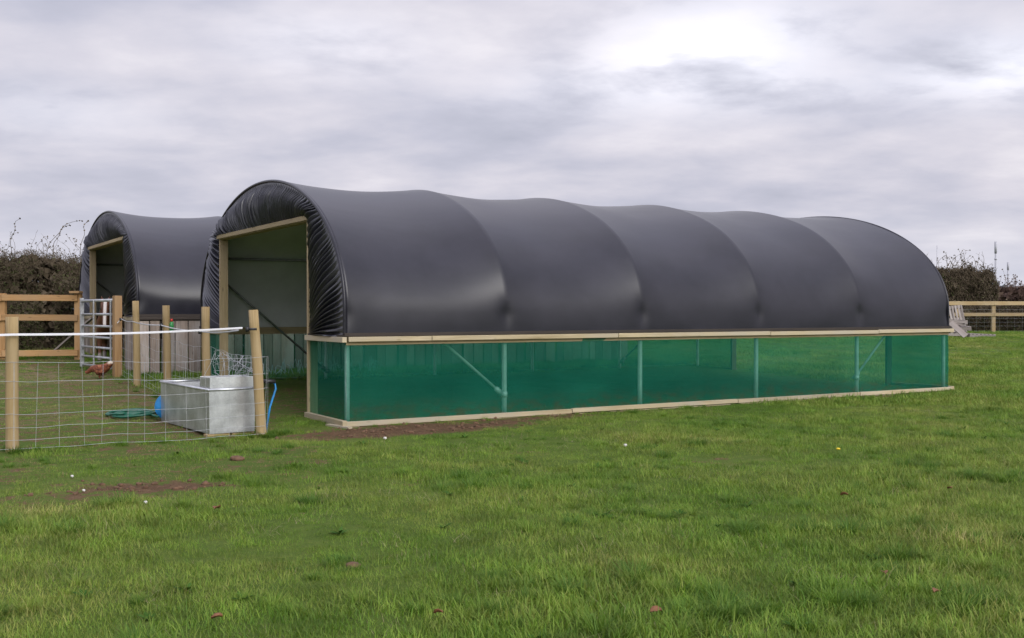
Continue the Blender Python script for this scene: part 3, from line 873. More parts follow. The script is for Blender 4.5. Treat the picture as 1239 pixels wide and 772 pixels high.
# ------------------------------------------------------------------ water trough
tw=Vector((.812,.583)); tl=Vector((-.583,.812)); O=Vector((-3.03,10.51))
TR=empty('water_trough',(O.x,O.y,.02),math.atan2(tw.y,tw.x),'long rectangular galvanised steel water trough beside the leaning post','trough')
wT,lT,hT=.48,1.56,.44
m=MB(); t_=.004
# tapered open box: local x across, y along
def shell(mb,inn):
    d=.004
    b=[(d+inn,d+inn),(wT-d-inn,d+inn),(wT-d-inn,lT-d-inn),(d+inn,lT-d-inn)]
    t=[(inn,inn),(wT-inn,inn),(wT-inn,lT-inn),(inn,lT-inn)]
    z0=0 if inn==0 else .01
    n=len(mb.v); mb.v+= [Vector((x,y,z0)) for x,y in b]+[Vector((x,y,hT)) for x,y in t]
    for i in range(4):
        j=(i+1)%4; q=[n+i,n+j,n+4+j,n+4+i]
        mb.face(q if inn==0 else q[::-1])
    mb.face([n+3,n+2,n+1,n] if inn==0 else [n,n+1,n+2,n+3])
shell(m,0); shell(m,.006); m.build('tank',M['galv'],TR)
m=MB(); pr=[(0,0,hT),(wT,0,hT),(wT,lT,hT),(0,lT,hT)]
for a,b in zip(pr,pr[1:]+pr[:1]): m.tube([a,b],.014,8)
m.build('rim',M['galv'],TR,True)
m=MB()
m.box((.012,.012,hT+.015),(wT-.012,.018,hT+.125)); m.box((.012,.019,hT+.02),(.018,.30,hT+.122)); m.box((wT-.018,.019,hT+.02),(wT-.012,.30,hT+.122)); m.box((.012,.301,hT-.12),(wT-.012,.306,hT+.124))
m.build('float_box',M['galv'],TR,bevel=.002)
m=MB(); m.v+= [Vector(p) for p in ((.03,.31,.33),(wT-.03,.31,.33),(wT-.03,lT-.03,.33),(.03,lT-.03,.33))]; m.face([len(m.v)-4+i for i in range(4)])
t=NT('trough_water'); M['water']=t.done(t.princ((.02,.025,.02),.08))
m.build('water',M['water'],TR)
for i in range(5):
    m=MB(); m.ball((.05+.09*i,.011,hT+.045+.02*(i%2)),.006,6,4); m.build('rivet',M['galv'],TR,True)
random.seed(5)
for (x,y) in ((.1,.06),(.36,.08),(.12,1.4),(.36,1.42)):
    p=O+tw*x+tl*y; m=MB(); mm=Matrix.Translation((p.x,p.y,gz(p.x,p.y)+.0))@Matrix.Rotation(math.atan2(tw.y,tw.x)+random.uniform(-.2,.2),4,'Z')
    m.box((-.12,-.05,-.05),(.12,.05,.016-gz(p.x,p.y)),mm)
    tag(m.build('timber_block',M['post'],None,bevel=.004),'small timber block under a corner of the steel trough','block','blocks under the trough')
# blue supply pipe behind leaning post
m=MB(); q=O+tw*.5+tl*.12
m.tube([(q.x-.02,q.y,.50),(q.x+.12,q.y+.05,.52),(q.x+.21,q.y+.10,.50),(q.x+.22,q.y+.1,.44),(q.x+.17,q.y+.05,.25),(q.x+.13,q.y+.02,-.03)],.011,8)
wp=m.build('water_pipe',M['blue'],None,True); tag(wp,'thin bright blue water pipe dropping to the ground behind the leaning post','pipe')
m=MB(); m.tube([(q.x+.10,q.y+.04,.52),(q.x+.215,q.y+.10,.515)],.022,8); m.build('elbow',M['black'],wp,True)
# blue tub lid/rubber tub standing on edge behind the trough
bc=O+tl*1.55+tw*(-.10); TB=Vector((bc.x,bc.y,0))
m=MB(); ax=Vector((tl.x*.25+.1,-.95,.12)).normalized()
c=Vector((-3.87,11.78,gz(-3.87,11.78)+.165))
pr=[(0,.0),(.14,.0),(.15,.02),(.165,.09),(.155,.09),(.138,.03),(.13,.015),(0,.012)]
sd=ax.cross(Vector((0,0,1))).normalized(); up=sd.cross(ax)
P=[]
for k in range(33):
    a=2*math.pi*k/32; P.append([c+(sd*math.cos(a)+up*math.sin(a))*r+ax*-z for r,z in pr])
m.grid(P); tag(m.build('feed_tub',M['blue'],None,True),'round blue plastic feed tub on its edge behind the trough','tub')
# hose
m=MB(); hc=Vector((-4.42,12.05)); P=[]
for k in range(150):
    a=k*.16; r=.22+.03*math.sin(k*.11)+.02*math.sin(k*.7); P.append((hc.x+r*math.cos(a)*1.0+.1*math.sin(k*.02),hc.y+r*math.sin(a)*1.2,gz(hc.x,hc.y)+.02+.0002*k+.008*math.sin(k*.35)))
m.tube(P,.013,6); m.tube([P[-1],(P[-1][0]+.25,P[-1][1]+.1,gz(hc.x,hc.y)+.03),(P[-1][0]+.4,P[-1][1]-.1,gz(hc.x,hc.y)+.03)],.013,6)
tag(m.build('garden_hose',M['hose'],None,True),'dark green hose lying in a loose coil left of the trough','hose')
# pale plastic strips between the tunnels
m=MB(); rr=random.Random(9)
for i in range(70):
    u=rr.uniform(1.1,3.4); v=W+.75+rr.uniform(-.12,.12); x,y=xy_of(u,v); z=gz(x,y)
    x2_,y2_=xy_of(u+rr.uniform(-.2,.2),v+rr.uniform(-.1,.1)); hh=rr.uniform(.12,.3)
    m.tube([(x,y,z+.02),((x+x2_)/2,(y+y2_)/2,z+hh),(x2_,y2_,z+rr.uniform(.02,.2))],.006,4,False)
tag(m.build('plastic_netting',M['netgrey']),'pale crumpled plastic netting on the grass between the two tunnels','netting')
# ------------------------------------------------------------------ hen
def skin_obj(name,nodes,edges,mat,parent=None,sub=2,root=0):
    me=bpy.data.meshes.new(name); me.from_pydata([n[0] for n in nodes],edges,[])
    o=bpy.data.objects.new(name,me); link(o,parent)
    sm=o.modifiers.new('Skin','SKIN'); sm.use_smooth_shade=True; sm.branch_smoothing=.4
    if not me.skin_vertices: me.attributes  # layer is made by the modifier
    if not me.skin_vertices:
        bpy.context.view_layer.objects.active=o
        bpy.ops.mesh.customdata_skin_add()
    for sv_,n in zip(me.skin_vertices[0].data,nodes):
        r=n[1]; sv_.radius=(r,r) if not isinstance(r,tuple) else r
    me.skin_vertices[0].data[root].use_root=True
    ss=o.modifiers.new('Sub','SUBSURF'); ss.levels=sub; ss.render_levels=sub
    # bake to a plain mesh
    dg=bpy.context.evaluated_depsgraph_get(); dg.update(); ev=o.evaluated_get(dg)
    nm=bpy.data.meshes.new_from_object(ev,depsgraph=dg); o.modifiers.clear(); o.data=nm; nm.name=name
    nm.materials.clear(); nm.materials.append(mat); nm.polygons.foreach_set('use_smooth',[True]*len(nm.polygons))
    return o
t=NT('hen_feathers'); ob=t.n('ShaderNodeTexCoord').outputs['Object']
n=t.noise(ob,28,5,.7); c=t.ramp(n,[(.35,(.06,.016,.008)),(.52,(.19,.05,.02)),(.7,(.42,.19,.09))])
sx=t.n('ShaderNodeSeparateXYZ'); t.l(ob,sx.inputs[0])
tailm=t.math('MULTIPLY',t.ramp(sx.outputs[0],[(.13,(0,0,0)),(.17,(1,1,1))]),t.ramp(sx.outputs[2],[(.27,(0,0,0)),(.30,(1,1,1))]))
c=t.mix(tailm,c,(.6,.52,.42)); M['hen']=t.done(t.princ(c,.8,0,t.bump(n,.5,.01)))
hx,hy=-6.50,16.6
H=skin_obj('hen',[((0,0,.185),(.10,.105)),((.08,0,.20),(.085,.095)),((.15,0,.26),(.05,.06)),((.20,0,.33),(.035,.04)),((-.07,0,.18),(.09,.10)),((-.13,0,.19),(.06,.07)),((-.18,0,.16),(.042,.045)),((-.225,0,.12),.036),((-.265,0,.095),.012),
   ((.0,.05,.10),.05),((.0,.05,.055),.016),((.0,.05,.012),.008),((.0,-.05,.10),.05),((.02,-.05,.055),.016),((.02,-.05,.012),.008)],
   [(0,1),(1,2),(2,3),(0,4),(4,5),(5,6),(6,7),(7,8),(0,9),(9,10),(10,11),(0,12),(12,13),(13,14)],M['hen'])
H.scale=(1,1.15,.86); H.location=(hx,hy,gz(hx,hy)); H.rotation_euler=(0,0,R(-12)); tag(H,'brown hen with pale tail tip pecking in the paddock by the gate','hen')
m=MB()
for i in range(4): m.ball((-.215-.015*i,0,.16-.012*i),.013,6,5,sc=(1,.3,1.2))
m.build('comb',M['red'],H,True)
# ------------------------------------------------------------------ pony
t=NT('chestnut_coat'); ob=t.n('ShaderNodeTexCoord').outputs['Object']
n=t.noise(ob,14,5,.6); c=t.ramp(n,[(.3,(.075,.028,.014)),(.7,(.16,.062,.03))])
sx=t.n('ShaderNodeSeparateXYZ'); t.l(ob,sx.inputs[0])
ax_=t.math('ABSOLUTE',sx.outputs[1]); 
bl=t.math('MULTIPLY',t.ramp(ax_,[(.020,(1,1,1)),(.034,(0,0,0))]),t.ramp(sx.outputs[0],[(.15,(1,1,1)),(.22,(0,0,0))]))
# blaze: front of the face only (object -x is forward) and above the knees
bl=t.math('MULTIPLY',bl,t.ramp(sx.outputs[2],[(.66,(0,0,0)),(.70,(1,1,1))]))
xm=t.n('ShaderNodeMath',operation='LESS_THAN'); t.l(sx.outputs[0],xm.inputs[0]); xm.inputs[1].default_value=-.80
bl=t.math('MULTIPLY',bl,xm.outputs[0])
# lower legs white
c=t.mix(bl,c,(.72,.66,.62)); c=t.mix(t.ramp(sx.outputs[2],[(.17,(1,1,1)),(.22,(0,0,0))]),c,(.30,.26,.23))
M['pony']=t.done(t.princ(c,.55,0,t.bump(n,.2,.01)))
PN=[((0,0,.82),.25),((-.35,0,.84),.235),((-.55,0,.92),.19),((-.68,0,1.02),.13),((-.80,0,1.12),.10),
    ((-.87,0,1.14),(.085,.10)),((-.93,0,1.02),(.075,.085)),((-.98,0,.88),(.058,.06)),((-1.02,0,.77),(.055,.05)),((-1.035,0,.72),(.04,.035)),
    ((.35,0,.84),.24),((.58,0,.86),.20),((.70,0,.82),.06),((.76,0,.55),.05),((.75,0,.35),.03),
    ((-.38,.14,.60),.10),((-.38,.15,.42),.055),((-.38,.15,.22),.035),((-.40,.15,.04),.05),
    ((-.38,-.14,.60),.10),((-.36,-.15,.42),.055),((-.36,-.15,.22),.035),((-.38,-.15,.04),.05),
    ((.52,.14,.60),.12),((.58,.15,.42),.06),((.62,.15,.36),.05),((.58,.15,.20),.035),((.56,.15,.04),.05),
    ((.52,-.14,.60),.12),((.58,-.15,.42),.06),((.62,-.15,.36),.05),((.60,-.15,.20),.035),((.58,-.15,.04),.05),
    ((-.83,.06,1.24),.03),((-.84,.075,1.31),.01),((-.83,-.06,1.24),.03),((-.84,-.075,1.31),.01)]
PE=[(0,1),(1,2),(2,3),(3,4),(4,5),(5,6),(6,7),(7,8),(8,9),(0,10),(10,11),(11,12),(12,13),(13,14),(1,15),(15,16),(16,17),(17,18),(1,19),(19,20),(20,21),(21,22),(11,23),(23,24),(24,25),(25,26),(26,27),(11,28),(28,29),(29,30),(30,31),(31,32),(5,33),(33,34),(5,35),(35,36)]
PO=skin_obj('pony',PN,PE,M['pony'],None,2)
hd=Vector((-7.25,18.72)) # head spot: px ~129
pa=R(106)
PO.rotation_euler=(0,0,pa)
PO.scale=(.93,)*3; off=Vector((math.cos(pa)*-.9,math.sin(pa)*-.9)); PO.location=(hd.x-off.x,hd.y-off.y,gz(hd.x-off.x,hd.y-off.y))
tag(PO,'chestnut pony with a white blaze looking over the metal gate','pony')
m=MB()
for s in (1,-1):
    m=MB(); m.ball((-.935,s*.085,1.07),.018,8,6); m.build('eye',M['black'],PO,True)
m=MB(); rr=random.Random(3)
for i in range(60):
    k=rr.random(); x=-.86+.30*k; z=1.25-.22*k+.02; m.tube([(x,rr.uniform(-.02,.02),z-.03),(x-.01,.05+rr.uniform(0,.03),z-.06),(x,.09,z-.18-rr.uniform(0,.06))],[.012,.01,.003],4,False)
m.build('mane',M['deadleaf'],PO)
# ------------------------------------------------------------------ hedges and scrub
def hedge(name,path,half,zb,zt,nt,nl,tw,lw,shoots,label,cat,m1,m2,hi=.7,seed=1,leaf_low=0.3,obj_parts=True,tf=None):
    r=np.random.default_rng(seed)
    path=[Vector(p) for p in path]; seg=[(b-a).length for a,b in zip(path,path[1:])]; tot=sum(seg)
    def spot(s):
        for a,b,l in zip(path,path[1:],seg):
            if s<=l: 
                d=(b-a)/l; return a+d*s,Vector((-d.y,d.x))
            s-=l
        d=(path[-1]-path[-2]).normalized(); return path[-1],Vector((-d.y,d.x))
    base=path[0]; H=empty(name,(base.x,base.y,zb),0,label,cat)
    def cloud(n,ln,wd,elong,mat,pname,low):
        vs=np.zeros((n*4,3)); ts=np.zeros(n); c=0; tries=0
        while c<n and tries<n*12:
            tries+=1
            s=r.random()*tot; p,nr=spot(s)
            q=r.random()**(1.0) ; 
            top=zt+(zt-zb)*(.10*fbm(s,seed,.8,2,2.2)+.07*fbm(s,seed,3.5,2,4.4))
            if tf: top=tf(s,tot,top)
            k=r.random()
            side=r.uniform(-1,1)
            edge=half*(1+.22*fbm(s*1.1,k*2.2,1.3,2,seed))*(1-.35*max(0,(k-.72))/.28)
            # most bits sit near the outer skin
            if pname=='inner_growth': side*=.7; k*=.93
            elif r.random()<.8: side=math.copysign(1-abs(r.normal(0,.16)),side)
            z=zb+(top-zb)*k
            if low and r.random()<(k if low>0 else 0): continue
            # gaps
            x=p.x+nr.x*side*edge; y=p.y+nr.y*side*edge
            g=noise.noise(Vector((x*1.6,y*1.6,z*1.9)))+.5*noise.noise(Vector((x*5,y*5,z*5)))
            if g<-.32 and r.random()<.75: continue
            d=r.normal(size=3); 
            if elong>2: d[2]=abs(d[2])*1.3+.1
            d/=np.linalg.norm(d); e=np.cross(d,r.normal(size=3)); e/=np.linalg.norm(e)+1e-9
            l=ln*r.uniform(.6,1.4)*.5; w=wd*r.uniform(.6,1.4)*.5; o=np.array((x-base.x,y-base.y,z-zb))
            vs[c*4:c*4+4]=(o-d*l-e*w*.5,o-d*l*.2+e*w,o+d*l,o-d*l*.2-e*w) if elong<=2 else (o-d*l-e*w,o-d*l+e*w,o+d*l+e*w*.5,o+d*l-e*w*.5)
            ts[c]=min(1,max(0,.5+g*.6+r.normal(0,.18))); c+=1
        me=bpy.data.meshes.new(pname); me.from_pydata(vs[:c*4].tolist(),[],[(4*i,4*i+1,4*i+2,4*i+3) for i in range(c)])
        at=me.attributes.new('tint','FLOAT','FACE'); at.data.foreach_set('value',ts[:c]); me.materials.append(mat)
        link(bpy.data.objects.new(pname,me),H)
    cloud(nt,tw*6,tw*.6,5,m1,'twigs',0)
    cloud(nl,lw,lw*.6,1,m2,'leaves',leaf_low)
    cloud(int(nt*.22),tw*14,tw*9,1,m1,'inner_growth',0)
    m=MB(); rr=random.Random(seed)
    for i in range(shoots):
        s=rr.uniform(0,tot); p,nr=spot(s); top=zt if not tf else tf(s,tot,zt)
        x,y=p.x-base.x+rr.uniform(-half,half)*.7,p.y-base.y; z=top-zb-.15
        hgt=hi*rr.random()**1.6+.12; bend=rr.uniform(-.6,.6)*hgt
        P=[(x+bend*t*t+.02*math.sin(t*9+i),y,z+hgt*(t-.25*abs(bend)*t*t)) for t in [k/8 for k in range(9)]]
        m.tube(P,[tw*.45*(1-.75*k/8) for k in range(9)],3,False,rr.random())
        for k in range(rr.randint(2,7)):
            q=Vector(P[rr.randint(2,8)]); l=rr.uniform(.03,.14)*(hi/.7)
            dd=Vector((rr.uniform(-1,1),rr.uniform(-.5,.5),rr.uniform(-.2,1))).normalized()*l
            m.tube([q,q+dd],[tw*.25,tw*.12],3,False,rr.random())
            if rr.random()<.6:
                b=len(m.v); e=dd.cross(Vector((0,1,.3))).normalized()*lw*.5; f=dd.normalized()*lw*.7
                m.v+=[q+dd-e,q+dd+f*.5,q+dd+e,q+dd-f*.5]; m.face([b,b+1,b+2,b+3],None,rr.random())
    m.build('shoots',m1,H)
    # stems
    m=MB()
    for i in range(int(tot*2.2)):
        s=tot*(i+rr.random())/(tot*2.2); p,nr=spot(s); x,y=p.x-base.x+rr.uniform(-.3,.3)*half,p.y-base.y+rr.uniform(-.3,.3)*half
        hh=(zt-zb)*rr.uniform(.5,.85); m.tube([(x,y,-.2),(x+rr.uniform(-.1,.1),y,hh*.5),(x+rr.uniform(-.3,.3),y+rr.uniform(-.2,.2),hh)],[.035,.025,.008],5,False,.2)
    m.build('stems',m1,H)
    return H
hedge('hedge',[(-18.2,21.6),(-10.4,23.6),(-6.2,26.2)],.75,.40,2.5,150000,70000,.014,.045,300,'tall brown bramble and hawthorn hedge behind the left timber fence','hedge',M['twig'],M['leafh'],.6,3,.9)
m=MB(); rr=random.Random(12)
for (px,h0,arcw,hh) in ((52,2.3,.9,.95),(62,2.4,.45,.75),(12,2.4,.25,.9),(97,2.2,.2,1.05)):
    x=(px-619.5)/1271.6*23.2; P=[]
    for k in range(14):
        t=k/13; P.append((x+arcw*t**1.3+.03*math.sin(k*1.3),23.2,h0+hh*math.sin(min(1.9,t*1.9)*.9)))
    m.tube(P,[.007*(1-.6*k/13) for k in range(14)],4,False,.4)
    for k in range(3,14):
        if rr.random()<.6:
            q=Vector(P[k]); e=Vector((rr.uniform(-1,1),0,rr.uniform(-1,1))).normalized()*.02; f=Vector((-e.z,.02,e.x)); b=len(m.v)
            m.v+=[q-e,q+f,q+e,q-f]; m.face([b,b+1,b+2,b+3],None,rr.random())
tag(m.build('bramble_stems',M['twig']),'long bramble stems arching above the left hedge','bramble')
def PX(px,d): return (px-619.5)/1271.6*d
hedge('hedge',[(PX(1085,45),45.0),(PX(1192,45),45.0)],1.2,.40,3.0,40000,12000,.032,.08,90,'dark clipped hedge bush rising behind the far timber fence','hedge',M['twig'],M['leafh'],.9,5,.4)
hedge('scrub',[(PX(1080,45.5),43.4),(PX(1275,45.5),43.6)],.8,.40,1.55,30000,6000,.026,.08,40,'low tangled brown scrub seen between the rails of the far fence','scrub',M['twig'],M['leafh'],.4,6,.4)
hedge('scrub',[(PX(1190,54),52),(PX(1300,54),54)],1.5,.40,2.3,26000,2500,.035,.10,90,'reddish bare scrub at the right edge beyond the far fence','scrub',M['scrub'],M['scrub'],.8,7,.3,tf=lambda s,t,z:z+.25*math.sin(s*1.3)+.35*s/t-.1)
# distant tree line, all round the horizon behind
def treeline():
    r=np.random.default_rng(2); vs=[];fs=[];ts=[]
    for i in range(26000):
        a=r.uniform(R(-75),R(75)); d=r.uniform(250,290)
        h=4+5*abs(fbm(a*30,0,1,3,7.7))*2
        z=r.random()**.8*h; x=math.sin(a)*d; y=math.cos(a)*d; s=r.uniform(.4,1.0)
        dd=r.normal(size=3); dd/=np.linalg.norm(dd); e=np.cross(dd,r.normal(size=3)); e/=np.linalg.norm(e); b=len(vs)
        o=np.array((x,y,z+.4)); vs+= [tuple(o-dd*s),tuple(o+e*s),tuple(o+dd*s),tuple(o-e*s)]; fs.append((b,b+1,b+2,b+3)); ts.append(r.random())
    me=bpy.data.meshes.new('distant_wood'); me.from_pydata(vs,[],fs); at=me.attributes.new('tint','FLOAT','FACE'); at.data.foreach_set('value',ts); me.materials.append(M['farwood'])
    tag(link(bpy.data.objects.new('distant_wood',me)),'hazy grey line of far trees on the horizon','trees',kind='stuff')
treeline()
# masts
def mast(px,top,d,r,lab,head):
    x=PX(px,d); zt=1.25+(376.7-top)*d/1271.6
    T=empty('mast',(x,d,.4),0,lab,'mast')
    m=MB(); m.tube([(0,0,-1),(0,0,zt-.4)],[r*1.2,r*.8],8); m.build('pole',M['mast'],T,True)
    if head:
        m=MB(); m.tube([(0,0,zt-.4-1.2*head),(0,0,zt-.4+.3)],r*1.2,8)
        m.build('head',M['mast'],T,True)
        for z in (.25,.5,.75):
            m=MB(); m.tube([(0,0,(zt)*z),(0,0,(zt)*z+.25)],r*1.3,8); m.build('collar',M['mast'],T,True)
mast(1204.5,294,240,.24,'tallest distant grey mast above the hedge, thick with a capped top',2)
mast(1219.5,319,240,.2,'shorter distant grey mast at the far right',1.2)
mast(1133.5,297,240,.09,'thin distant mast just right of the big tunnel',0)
# ------------------------------------------------------------------ pallets
def pallet(loc,rot,label,seed):
    rr=random.Random(seed); T=empty('pallet',loc,0,label,'pallet','old wooden pallets by the far fence'); T.rotation_euler=rot
    for y in (0,.45,.9):
        m=MB(); m.box((0,y,.022),(1.2,y+.1,.11)); m.build('stringer',M['oldwood'],T)
    m=MB()
    for i in range(7): x=i*.183; m.box((x,0,.113),(x+.1,1.0,.133),ax=1)
    m.build('top_deck',M['oldwood'],T)
    m=MB()
    for x in (0,.55,1.1): m.box((x,0,0),(x+.1,1.0,.02),ax=1)
    m.build('bottom_deck',M['oldwood'],T)
    return T
PD=36.5
def zg(px,d): return gz(PX(px,d),d)
T=pallet((PX(1143,38),37.9,zg(1146,38)),(0,0,0),'grey pallet standing on end and leaning back on the far fence',1)
T.scale=(.62,1.0,1.0); T.rotation_euler=(R(76),R(-5),R(3))
pallet((PX(1133,35.5),35.6,zg(1146,36)),(0,0,R(6)),'weathered pallet lying flat at the bottom of the heap by the far fence',2)
pallet((PX(1130,35.8),35.7,zg(1146,36)+.15),(R(2),R(-3),R(-5)),'weathered pallet second from the bottom of the heap beside the big tunnel corner',3)
pallet((PX(1126,35.8),35.8,zg(1146,36)+.32),(R(3),R(-2),R(9)),'third pallet up in the heap beside the big tunnel corner',5)
pallet((PX(1128,36),35.9,zg(1146,36)+.52),(R(-3),R(5),R(3)),'topmost tilted pallet of the heap beside the big tunnel corner',6)
pallet((PX(1160,36.5),35.6,zg(1165,36)-.04),(R(1),R(1),R(24)),'weathered pallet lying flat furthest right of the heap',4)
m=MB(); m.beam((PX(1150,35),35.0,.88),(PX(1164,35),34.7,zg(1160,35)+.04),.2,.03,(0,-1,.3)); tag(m.build('plank',M['oldwood']),'wide pale plank slanting down against the pallets','plank')
# ------------------------------------------------------------------ small things on the grass
def leafthing(px,py,s,rz,lab,mat='deadleaf'):
    X,Y=ground_at(px,py); z=gz(X,Y)+.035
    rr=random.Random(int(px*7+py)); m=MB(); P=[]
    for i in range(7):
        t=i/6; w=s*.42*math.sin(math.pi*min(1,t*.9+.06))**.8
        P.append([(s*(t-.5),w*k,.25*s*abs(k)+.25*s*math.sin(t*3)*.5+.03*s*math.sin(t*14+k*3)) for k in (-1,-.5,0,.5,1)])
    m.grid(P); o=m.build('fallen_leaf',M[mat],None,True); o.location=(X,Y,z); o.rotation_euler=(rr.uniform(-.5,.5),rr.uniform(-.5,.5),rz)
    so=o.modifiers.new('s','SOLIDIFY'); so.thickness=.001
    tag(o,lab,'leaf','dead brown leaves lying in the grass')
for i,(px,py,s,lab) in enumerate([(794,752,.05,'curled brown dead leaf lowest in the middle of the grass'),(262,625,.06,'pale orange dead leaf left of centre in the grass'),(1022,606,.05,'upright dark dead leaf in the grass below the tunnel middle'),(1134,734,.045,'reddish dead leaf near the bottom right of the grass'),(1150,600,.04,'small dead leaf in the grass at the right'),(262,765,.045,'reddish dead leaf at the bottom left edge of the grass'),(1071,706,.04,'small brown leaf to the right of the lush clump'),(530,752,.04,'dead leaf at the bottom just left of the middle')]):
    leafthing(px,py,s,i*1.3,lab)
X,Y=ground_at(1014,556); m=MB()
D=empty('dandelion',(X,Y,gz(X,Y)),0,'single yellow dandelion flower in the grass','flower')
m.tube([(0,0,0),(.004,0,.07)],.002,5); m.build('stem',M['weed'],D)
m=MB(); m.ball((.004,0,.078),.018,10,6,sc=(1,1,.5)); m.build('flower_head',M['yellow'],D,True)
for i,(px,py,r,lab) in enumerate([(176,611,.014,'white pebble in the thin grass near the bare soil patch'),(101,597,.012,'small white stone left of the bare soil patch'),(757,540,.02,'white stone in the grass below the tunnel side'),(466,533,.018,'white pebble on the bare soil by the tunnel corner'),(205,513,.035,'larger white stone beside the trough'),(87,579,.013,'tiny white stone in front of the near wire fence')]):
    X,Y=ground_at(px,py); m=MB(); m.ball((0,0,0),r,9,6,sc=(1,.8,.7),rough=.5); o=m.build('stone',M['stone'],None,True); o.location=(X,Y,gz(X,Y)+r*.5+.012); tag(o,lab,'stone','small white stones on the ground')
for i,(px,py,r,lab) in enumerate([(287,558,.048,'brown lump of earth in the grass right of the trough foot'),(427,686,.03,'dark clod of earth beside a weed tuft')]):
    X,Y=ground_at(px,py); m=MB(); m.ball((0,0,0),r,16,10,sc=(1.2,1,.55),rough=.6); o=m.build('soil_clod',M['soil'],None,True); o.location=(X,Y,gz(X,Y)+.01); tag(o,lab,'soil clod')
m=MB(); a=xy_of(-.08,.25); b=xy_of(-.12,-.1); m.beam((a[0]-.02,a[1]-.06,.015),(b[0]+.12,b[1]-.02,.01),.06,.02); tag(m.build('timber_offcut',M['rail']),'thin timber offcut lying under the near corner of the big tunnel','offcut')
# ------------------------------------------------------------------ sky, sun, camera
wd=bpy.data.worlds.new('World'); sc.world=wd; wd.use_nodes=True; wt=wd.node_tree; wt.nodes.clear()
SUN_AZ=143; SUN_EL=30
class WT(NT):
    def __init__(s): s.t=wt; s.out=s.n('ShaderNodeOutputWorld')
w=WT()
sky=w.n('ShaderNodeTexSky',sky_type='NISHITA'); sky.sun_disc=False; sky.sun_elevation=R(SUN_EL); sky.sun_rotation=R(SUN_AZ); sky.air_density=1.5; sky.dust_density=3
D=w.n('ShaderNodeTexCoord').outputs['Generated']
nrm=w.n('ShaderNodeVectorMath',operation='NORMALIZE'); w.l(D,nrm.inputs[0]); D=nrm.outputs[0]
sp=w.n('ShaderNodeSeparateXYZ'); w.l(D,sp.inputs[0])
zc=w.math('ADD',w.math('MAXIMUM',sp.outputs[2],0.0),.20)
cb=w.n('ShaderNodeCombineXYZ'); w.l(w.math('DIVIDE',sp.outputs[0],zc),cb.inputs[0]); w.l(w.math('DIVIDE',sp.outputs[1],zc),cb.inputs[1])
v=cb.outputs[0]
a=w.noise(w.mapping(v,(1.5,1.6,1),(3.3,1.2,0)),1.0,5,.5,.15)
b=w.noise(w.mapping(v,(3.0,3.6,1),(8.1,4.4,0),(0,0,R(-14))),1.0,6,.55,.12)
f=w.math('ADD',w.math('MULTIPLY',a,.58),w.math('MULTIPLY',b,.42))
cc=w.ramp(f,[(.28,(.38,.39,.475)),(.44,(.475,.475,.565)),(.58,(.60,.58,.65)),(.76,(.80,.765,.80))])
# bright thin spots in the overcast, where the sun sits behind cloud
def spot(px,py,rx,rz,amp):
    d=Vector(((px-619.5)/1271.6,1,(376.7-py)/1271.6)).normalized()
    sub=w.n('ShaderNodeVectorMath',operation='SUBTRACT'); w.l(D,sub.inputs[0]); sub.inputs[1].default_value=d
    mp=w.mapping(sub.outputs[0],(1/rx,1/rx,1/rz)); ln=w.n('ShaderNodeVectorMath',operation='LENGTH'); w.l(mp,ln.inputs[0])
    g=w.math('POWER',2.718,w.math('MULTIPLY',w.math('MULTIPLY',ln.outputs[1],ln.outputs[1]),-1.0))
    mod=w.math('ADD',w.math('MULTIPLY',w.math('SUBTRACT',b,.5),4.0),1.0,True)
    return w.math('MULTIPLY',w.math('MULTIPLY',g,amp),mod)
tot=None
for s_ in [(850,60,.10,.04,.50),(930,40,.14,.06,.22),(1215,80,.06,.03,.55),(1120,100,.12,.02,.2),(400,55,.09,.03,.30),(70,135,.10,.025,.2),(740,110,.14,.03,.25)]:
    g=spot(*s_); g=w.math('MULTIPLY',g,.52); tot=g if tot is None else w.math('ADD',tot,g)
cl=w.mix(1.0,cc,(0,0,0),'ADD')
br=w.n('ShaderNodeCombineColor'); 
for i in range(3): w.l(tot,br.inputs[i])
cl=w.mix(1.0,cc,br.outputs[0],'ADD')
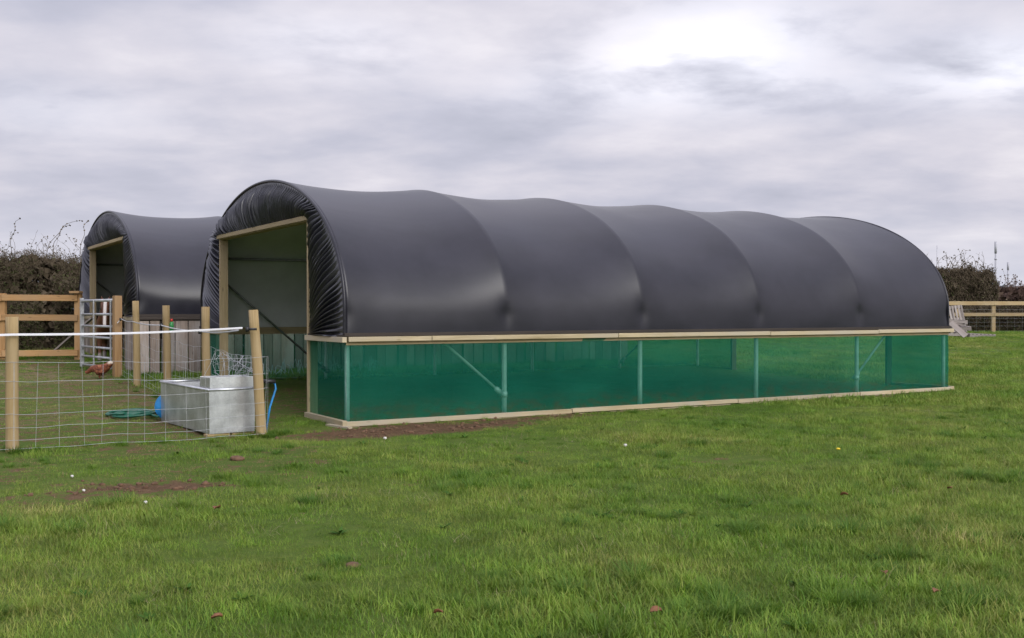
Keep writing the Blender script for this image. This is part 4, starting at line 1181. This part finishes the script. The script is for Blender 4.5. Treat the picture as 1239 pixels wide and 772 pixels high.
sd_=Vector((math.sin(R(SUN_AZ))*math.cos(R(26)),math.cos(R(SUN_AZ))*math.cos(R(26)),math.sin(R(26))))
dt=w.n('ShaderNodeVectorMath',operation='DOT_PRODUCT'); w.l(D,dt.inputs[0]); dt.inputs[1].default_value=sd_
gl_=w.math('MULTIPLY',w.math('POWER',w.math('MAXIMUM',dt.outputs['Value'],0.0),9.0),1.6)
gc=w.n('ShaderNodeCombineColor')
for i in range(3): w.l(gl_,gc.inputs[i])
cl=w.mix(1.0,cl,gc.outputs[0],'ADD')
# towards the horizon: paler, bluer and smoother
hz=w.ramp(sp.outputs[2],[(.0,(1,1,1)),(.10,(0,0,0))])
cl=w.mix(w.math('MULTIPLY',hz,.7),cl,(.60,.62,.70))
# the overcast deck gets brighter overhead
zen=w.ramp(sp.outputs[2],[(.35,(1,1,1)),(.85,(1.85,1.87,1.95))])
cl=w.mix(1.0,cl,zen,'MULTIPLY')
x10=w.n('ShaderNodeVectorMath',operation='SCALE'); w.l(cl,x10.inputs[0]); x10.inputs['Scale'].default_value=12.4
fin=w.mix(.95,sky.outputs[0],x10.outputs[0])
bg=w.n('ShaderNodeBackground'); w.l(fin,bg.inputs[0]); bg.inputs[1].default_value=.1
w.l(bg.outputs[0],w.out.inputs['Surface'])
sl=bpy.data.lights.new('sun','SUN'); sl.energy=1.35; sl.angle=R(34); sl.color=(1,.96,.9)
so=link(bpy.data.objects.new('sun',sl)); so.rotation_euler=(R(90-SUN_EL),0,R(180-SUN_AZ))
so.location=(0,0,30)
cam=bpy.data.cameras.new('camera'); co=link(bpy.data.objects.new('camera',cam)); sc.camera=co
co.location=(0,0,1.25); cam.sensor_width=36; cam.lens=36*1271.6/1239; cam.clip_start=.05; cam.clip_end=6000
co.rotation_euler=(R(90-.42),0,0)
sc.view_settings.view_transform='Standard'; sc.view_settings.look='None'; sc.view_settings.exposure=0; sc.view_settings.gamma=1; sc.view_settings.use_curve_mapping=False
sc.render.resolution_x=1024; sc.render.resolution_y=638
sc.cycles.max_bounces=8; sc.cycles.transparent_max_bounces=16
